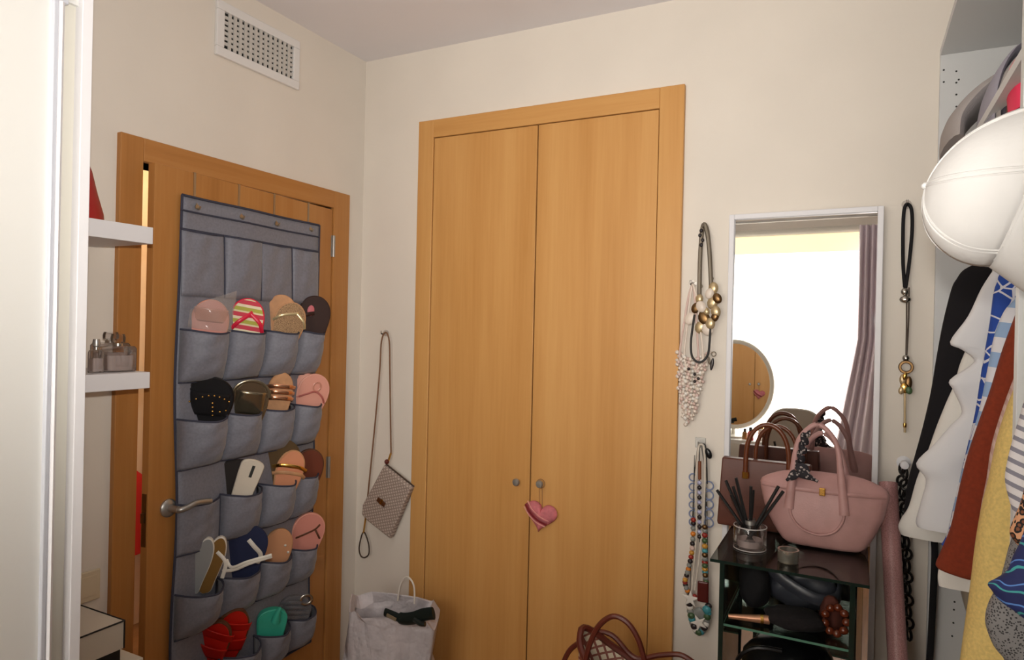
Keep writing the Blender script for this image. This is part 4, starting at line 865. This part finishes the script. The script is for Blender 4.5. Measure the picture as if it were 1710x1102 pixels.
# folded things on the shelf
def folded(name, label, pts, y, hd, th, m, cat='folded clothing'):
    P = curve([PY(a, b, y) for a, b in pts], 6); n = len(P)
    return tag(MB().tube(P, [(hd, th*(.75+.25*sin(pi*i/(n-1)))) for i in range(n)], 14, flat=(0, 1, 0)).obj(name, m, None, ang=60), label, cat, 'folded clothes on the closet shelf')
KG = mat('grey_knit', (166, 160, 158), .95, bmp=.5, bscale=220); KL = mat('lilac_grey_knit', (160, 158, 172), .95, bmp=.5, bscale=220); KD = mat('charcoal_knit', (62, 60, 74), .95); KB = mat('cocoa_knit', (112, 78, 64), .95); KP_ = mat('hot_pink_fabric', (236, 58, 96), .8)
folded('folded_sweater', 'thick grey folded sweater behind the white cap', [(1588, 252), (1592, 222), (1610, 196), (1640, 168), (1670, 150)], -.42, .16, .026, KG)
folded('folded_sweater', 'lilac grey knit folded upright, leftmost of the upright ones', [(1644, 250), (1646, 195), (1656, 150), (1674, 118), (1694, 102)], -.66, .12, .0085, KL)
folded('folded_sweater', 'pale grey knit folded upright inside the lilac grey one', [(1654, 250), (1656, 195), (1666, 152), (1682, 126), (1698, 114)], -.69, .11, .008, KG)
folded('folded_sweater', 'charcoal knit folded upright between grey and cocoa knits', [(1664, 250), (1665, 195), (1672, 155), (1686, 132)], -.72, .10, .006, KD)
folded('folded_sweater', 'cocoa brown knit folded upright next to the pink fabric', [(1674, 250), (1676, 195), (1682, 158), (1694, 130)], -.75, .10, .010, KB)
folded('folded_scarf', 'hot pink folded fabric at the end of the closet shelf', [(1699, 190), (1697, 140), (1700, 112), (1712, 100)], -.9, .06, .012, KP_)
# hanging clothes
def garment(name, label, cat, y, left, m, xr=2.74, th=.03, fold=.006, fk=40, ph=0, hem=None, thl=None, hang=True, parent=None):
    P = curve([PY(a, b, y) for a, b in left], 4); rings = []
    zt_ = RZ-.055
    L_ = [(zt_, 2.44, 2.56, .018), (zt_-.012, 2.40, 2.60, .024)] if hang else []
    for i, p in enumerate(P): L_.append((p.z, p.x, xr, th))
    L_ = [q for k, q in enumerate(L_) if k == 0 or q[0] < min(r[0] for r in L_[:k])-.0005] if hang else L_
    for z, a, b, t in L_:
        ring = []; n = 40
        for k in range(n):
            an = 2*pi*k/n; c_, s_ = cos(an), sin(an); x = (a+b)/2-(b-a)/2*(abs(c_)**.75)*(1 if c_ > 0 else -1)
            yy = y+t*(abs(s_)**.6)*(1 if s_ > 0 else -1)*-1
            yy += fold*sin(fk*(x-a)+ph+z*2.0)+fold*.5*sin(fk*2.3*(x-a)+ph*2+z*3); ring.append(V((x, yy, z)))
        rings.append(ring)
    t_ = None
    if parent is None:
        t_ = thing(name, label, cat, V((2.5, y, rings[-1][0].z)), 'clothes in the open closet')
        if hang: MB().tube(curve([V((2.5, y, zt_-.004)), V((2.5, y, RZ-.012)), V((2.514, y, RZ+.004)), V((2.508, y, RZ+.0165)), V((2.494, y, RZ+.0165)), V((2.486, y, RZ+.006))], 5), .002, 6).obj('hanger_hook', STEEL, t_)
    return MB().loft(rings).obj('fabric' if parent is None else name, m, t_ or parent, ang=70), t_
CW = mat('white_cotton', (226, 226, 228), .85, bmp=.12, bscale=300); CW2 = mat('ivory_cotton', (228, 225, 219), .85, bmp=.12, bscale=300)
RUST = mat('rust_knit', (128, 50, 26), .95, bmp=.4, bscale=300, var=.05, vscale=120); YEL = mat('yellow_knit', (224, 196, 122), .95, bmp=.5, bscale=260, var=.05, vscale=160)
garment('black_coat', 'black coat, first garment from the back wall', 'coat', -.13, [(1640, 436), (1610, 450), (1597, 466), (1588, 484), (1574, 540), (1563, 600), (1554, 655), (1541, 712), (1528, 760), (1517, 800), (1511, 840), (1510, 870), (1530, 890)], mat('black_wool', (15, 12, 17), .9), th=.028)
garment('white_blouse', 'long-sleeved white blouse with a turned cuff next to the black coat', 'blouse', -.22, [(1660, 440), (1648, 480), (1630, 530), (1614, 580), (1602, 610), (1594, 640), (1580, 672), (1564, 712), (1547, 760), (1531, 800), (1518, 845), (1505, 866), (1500, 880), (1504, 892)], CW2, th=.03, xr=2.6)
garment('white_shirt', 'white shirt with short flared sleeves and stepped edge', 'shirt', -.31, [(1660, 448), (1638, 482), (1616, 528), (1586, 571), (1606, 584), (1626, 604), (1586, 634), (1592, 652), (1606, 688), (1586, 712), (1560, 742), (1530, 774), (1546, 800), (1540, 832), (1530, 868), (1532, 880)], CW, th=.028, fold=.009)
garment('blue_blouse', 'royal blue blouse with white leaf print', 'blouse', -.40, [(1672, 452), (1660, 480), (1652, 540), (1640, 610), (1628, 690), (1612, 760), (1596, 830), (1582, 890), (1572, 910)], vor('blue_leaf_print', (30, 70, 158), (214, 214, 222), 26, .045, feature='DISTANCE_TO_EDGE'), th=.026)
garment('striped_shirt', 'shirt with broad sky blue and white horizontal stripes', 'shirt', -.468, [(1694, 500), (1676, 520), (1660, 560), (1648, 620), (1636, 680), (1622, 730), (1608, 780), (1596, 830), (1586, 880)], bands('sky_stripes', [((148, 176, 212), .5), ((222, 222, 228), .5)], (.12, 0, 1), .072), th=.026)
_, tr = garment('rust_sweater', 'rust red sweater with a rounded cuff', 'sweater', -.57, [(1706, 500), (1690, 540), (1672, 590), (1654, 650), (1634, 706), (1616, 760), (1602, 816), (1588, 880), (1570, 925), (1563, 942), (1568, 950), (1590, 958)], RUST, th=.03, xr=2.46)
garment('white_shirt_tail', 'ivory shirt whose tail shows below the rust sweater', 'shirt', -.522, [(1700, 540), (1660, 640), (1630, 740), (1606, 840), (1572, 940), (1566, 960), (1568, 978)], CW2, th=.012, xr=2.42, fold=.002)
garment('pink_cardigan', 'pale pink ribbed cardigan edge between rust and yellow knits', 'cardigan', -.64, [(1706, 600), (1690, 640), (1672, 690), (1656, 745), (1648, 800), (1640, 840), (1634, 880)], bands('pink_rib', [((196, 160, 150), .5), ((214, 186, 176), .5)], (1, 0, .25), .012), th=.024, xr=2.42)
garment('yellow_dress', 'long soft yellow knit dress in the middle of the clothes', 'dress', -.76, [(1712, 600), (1696, 644), (1680, 686), (1664, 740), (1652, 800), (1640, 850), (1630, 910), (1622, 980), (1614, 1040), (1606, 1100), (1600, 1150)], YEL, th=.045, fold=.011, fk=34, xr=2.5)
# lower hanging pieces behind
st = thing('black_belt', 'black belt strap hanging down under the rust sweater', 'belt', PY(1556, 1102, -.07), 'clothes in the open closet')
P = curve([PY(a, b, -.075) for a, b in ((1560, 900), (1561, 930), (1558, 1000), (1555, 1060), (1551, 1130), (1550, 1200))], 5); MB().tube(P, [(.009, .003)]*len(P), 8, flat=(1, 0, 0)).obj('strap', BLACKF, st)
garment('garment_bag', 'taupe translucent garment cover low in the closet', 'garment bag', -.36, [(1600, 955), (1604, 985), (1610, 1010), (1618, 1035), (1626, 1058), (1632, 1080), (1640, 1110)], mat('taupe_film', (150, 138, 120), .3, alpha=.8), hang=False, th=.03, xr=2.5)
# near section of the closet
garment('pinstripe_blouse', 'grey and white pinstriped top at the right edge', 'top', -1.305, [(1712, 660), (1704, 690), (1692, 730), (1682, 770), (1678, 800), (1684, 830), (1694, 862)], bands('pinstripes', [((212, 208, 210), .6), ((128, 126, 138), .4)], (.42, 0, 1), .0145), th=.022, xr=2.44, hang=True)
garment('leopard_top', 'leopard print top with black trim at the right edge', 'top', -1.35, [(1716, 700), (1712, 800), (1704, 840), (1694, 864), (1686, 888), (1694, 904), (1706, 916)], vor('leopard_print', (206, 150, 112), (18, 12, 12), 130, .58, rim=(120, 70, 44)), th=.018, xr=2.44)
garment('tweed_jacket', 'grey speckled tweed jacket at the lower right edge', 'jacket', -1.25, [(1712, 680), (1704, 800), (1692, 890), (1684, 920), (1674, 960), (1664, 985), (1652, 1008), (1646, 1030), (1648, 1050), (1660, 1080), (1676, 1100), (1690, 1130)], vor('grey_tweed', (124, 122, 122), (50, 48, 50), 290, .36), th=.025, xr=2.44)
garment('leaf_print_dress', 'navy dress with blue green leaf print and orange piping', 'dress', -1.40, [(1718, 700), (1714, 860), (1704, 905), (1692, 930), (1682, 955), (1664, 968), (1650, 976), (1656, 986), (1668, 1002), (1688, 1016), (1706, 1030)], bands('leaf_print', [((26, 34, 84), .45), ((60, 150, 150), .1), ((26, 40, 96), .25), ((84, 128, 196), .08), ((26, 34, 84), .12)], (.5, .2, 1), .034, wobble=.12), th=.02, xr=2.44)
# ------------------------------------------------------------------ white cap on a hook
CY = -1.33
cap = thing('baseball_cap', 'white baseball cap hanging on the closet post, brim down', 'cap', PY(1690, 440, CY))
C0 = PY(1706, 303, CY); ca = V((-1, 0, .02)).normalized(); cb = V((-.28, .0, -.96)).normalized(); cc = ca.cross(cb).normalized()
CAPW = mat('cap_white_cotton', (204, 202, 200), .85, bmp=.5, bscale=38, var=.015, vscale=12)
RA, RB, RC = .106, .107, .088
def crown(ph, th_, k=1.0):   # th 0 at the button, 1 at the base
    a = th_*pi/2; f = 1+.06*cos(ph)*sin(a*1.0)
    return C0+ca*(RA*k*cos(a)**1.0 if th_ < 1 else -.012*0)+(cb*(RB*k*cos(ph)*f)+cc*(RC*k*sin(ph)))*(sin(a)**1.0)+ca*(-.0)
MB().sheet(lambda u, v: crown(u*2*pi, .01+.99*v, 1+.006*sin(u*2*pi*3+1)*v+.01*sin(9*v+u*11)*v), 48, 16).obj('crown', CAPW, cap, solid=.003, ang=80)
for k in range(6):
    for dd in (-.035, .035): MB().tube([crown(2*pi*k/6+.5+dd/(.25+t_), .04+.95*t_, 1.012) for t_ in [i/16 for i in range(17)]], .0016, 5).obj('panel_seam', CAPW, cap)
MB().ell(C0+ca*(RA+.002), (.006, .006, .005), None, 10, 6).obj('button', CAPW, cap)
MB().tube([crown(2*pi*i/40, 1.0, 1.0) for i in range(40)], .003, 6, True).obj('sweatband', CAPW, cap)
bd = (V((.75, 0, -.66))).normalized()
def brim(u, v):
    ph = (u-.5)*2*1.15; r = crown(ph, 1.0, 1.0); ln = .072*cos(ph*1.15)**.6 if abs(ph*1.15) < pi/2 else 0
    return r+bd*(ln*v)+cb*(.012*v*(1-v))*0-ca*(.0)+cc*(.0)-(bd.cross(cc))*(.02*(sin(ph)**2)*v)
MB().sheet(brim, 24, 8).obj('brim', CAPW, cap, solid=.005, ang=70)
ck = thing('cap_hook', 'white hook on the closet post holding the cap', 'hook', PY(1702, 185, -1.217)); c = V((2.235, -1.216, PY(1702, 180, -1.216).z))
MB().box(c.x-.012, c.x+.012, c.y-.004, c.y+.0005, c.z-.03, c.z+.03).obj('hook_plate', SHELFW, ck, smooth=False, bev=.001)
MB().tube(curve([c+V((-.004, -.003, -.01)), c+V((-.012, -.04, -.018)), c+V((-.016, -.09, -.012)), c+V((-.016, -.1, .012))], 5), .005, 8).obj('hook_arm', SHELFW, ck)

# ================================================================== behind the camera, seen in the mirrors
va = thing('vanity_table', 'white vanity table below the window, seen in the long mirror', 'table', (1.28, -3.17, FZ))
MB().box(.66, 1.62, -3.36, -2.96, .69, .72).obj('table_top', WHITE, va, smooth=False, bev=.003)
for xx in (.68, 1.56):
    for yy in (-3.34, -3.02): MB().box(xx, xx+.04, yy, yy+.04, FZ, .69).obj('leg', WHITE, va, smooth=False)
vm = thing('vanity_mirror', 'oval vanity mirror with a white rim, reflected in the long mirror', 'mirror', (.95, -3.12, .72))
va_ = radians(3.2); vn = V((sin(va_), cos(va_), .0)); vx = V((cos(va_), -sin(va_), 0)); vc = V((.965, -3.12, 1.133))
MB().loft([[vc+vx*(.268*cos(t))+UP*(.322*sin(t))+vn*o for t in [2*pi*i/48 for i in range(48)]] for o in (0, .006)]).obj('mirror_glass', MIRROR, vm)
MB().tube([vc+vx*(.282*cos(t))+UP*(.336*sin(t))+vn*.004 for t in [2*pi*i/48 for i in range(48)]], [(.012, .018)]*48, 8, True, flat=vn).obj('rim', CREAM, vm)
MB().lathe([(0, 0), (.1, 0), (.1, .012), (.018, .02), (.014, .08), (0, .08)], (.965, -3.12, .7205), n=24).obj('stand', CREAM, vm)
chh = thing('vanity_chair', 'chair with a grey rounded back, reflected in the long mirror', 'chair', (1.49, -2.72, FZ))
CHG = mat('chair_grey_fabric', (176, 168, 156), .9)
MB().loft([rr(1.49, -2.6+o, 0, 0, 0)] if False else [[V((1.49+.175*(abs(cos(t))**.6)*(1 if cos(t) > 0 else -1), -2.6+o+.03*cos(t)**2, .84+.19*(abs(sin(t))**.7)*(1 if sin(t) > 0 else -1))) for t in [2*pi*i/40 for i in range(40)]] for o in (-.02, .02)]).obj('backrest', CHG, chh, bev=.008)
MB().box(1.30, 1.68, -2.95, -2.58, .40, .47).obj('seat', CHG, chh, smooth=False, bev=.02)
for xx in (1.32, 1.64):
    for yy in (-2.93, -2.61): MB().tube([V((xx, yy, FZ)), V((xx, yy, .41))], .012, 8).obj('leg', mat('chair_leg', (60, 50, 44), .5) if 'chair_leg' not in MATS else MATS['chair_leg'], chh)
    MB().tube([V((xx+(.02 if xx < 1.5 else -.02), -2.6, .44)), V((xx+(.03 if xx < 1.5 else -.03), -2.6, .72))], .011, 8).obj('back_post', MATS['chair_leg'], chh)
JARS = [(1.12, -3.0, .022, .10, (190, 60, 60)), (1.19, -3.05, .026, .13, (220, 214, 208)), (1.25, -3.0, .03, .09, (236, 230, 220)), (1.31, -3.04, .016, .15, (36, 30, 30)), (1.36, -3.0, .02, .11, (214, 190, 150)), (1.42, -3.05, .024, .12, (200, 196, 196)), (1.07, -3.04, .02, .08, (150, 110, 60)), (1.48, -3.0, .018, .09, (160, 120, 70))]
JN = ['red', 'tall pale grey', 'squat ivory', 'tall black', 'sand coloured', 'silver grey', 'amber', 'ochre']
for (x, y, r, h, c), nm in zip(JARS, JN):
    t = thing('cosmetic_jar', nm+' cosmetic bottle on the vanity, reflected in the mirror', 'jar', (x, y, .7205), 'cosmetics on the vanity table')
    MB().lathe([(0, 0), (r, 0), (r, h*.62), (r*.6, h*.7), (0, h*.7)], (x, y, .7205), n=16).obj('jar_body', mat('jar_'+nm.replace(' ', '_'), c, .3), t)
    MB().lathe([(0, h*.7), (r*.62, h*.7), (r*.55, h), (0, h)], (x, y, .7205), n=14).obj('cap', GOLD if h > .1 else DKB, t)
CUR = mat('lavender_curtain', (222, 208, 216), .9)
cu = thing('window_curtain', 'lavender grey curtain at the right side of the window, seen in the mirror', 'curtain', (1.86, -3.30, FZ))
def cfn(u, v):
    z = FZ+.03+v*2.38; xl_ = 1.66+.15*min(1, max(0, (z-.6)/.9)); x = xl_+(2.1-xl_)*u
    return V((x, -3.30+.024*sin(u*46+.6*sin(3*v))+.012*sin(u*19), z))
MB().sheet(cfn, 70, 14).obj('drape', CUR, cu, solid=.002, ang=80)
cr = thing('curtain_rod', 'thin metal curtain rod above the window, behind the camera', 'rod', (1.4, -3.30, 2.44))
MB().lathe([(0, 0), (.011, 0), (.011, 1.5), (0, 1.5)], (.64, -3.30, 2.43), (1, 0, 0), 14).obj('pole', STEEL, cr)
for xx in (.7, 2.1): MB().tube([V((xx, BY+.001, 2.43)), V((xx, -3.3, 2.43))], .008, 8).obj('bracket', STEEL, cr)
# red coat in the hall, glimpsed through the door gap
rc = thing('hall_coat', 'red garment hanging in the hall, glimpsed through the door gap', 'coat', (-1.2, -.35, .6))
MB().loft([[V((-1.235+.05*cos(t), -.36+w_*sin(t)+.01*sin(5*t), z)) for t in [2*pi*i/24 for i in range(24)]] for z, w_ in ((.35, .24), (.55, .22), (.72, .18), (.82, .06))]).obj('fabric', mat('hall_red', (200, 40, 40), .8), rc)
MB().tube([V((-1.3, -.36, .9)), V((-1.235, -.36, .9)), V((-1.235, -.36, .81))], .006, 6).obj('peg', STEEL, rc)
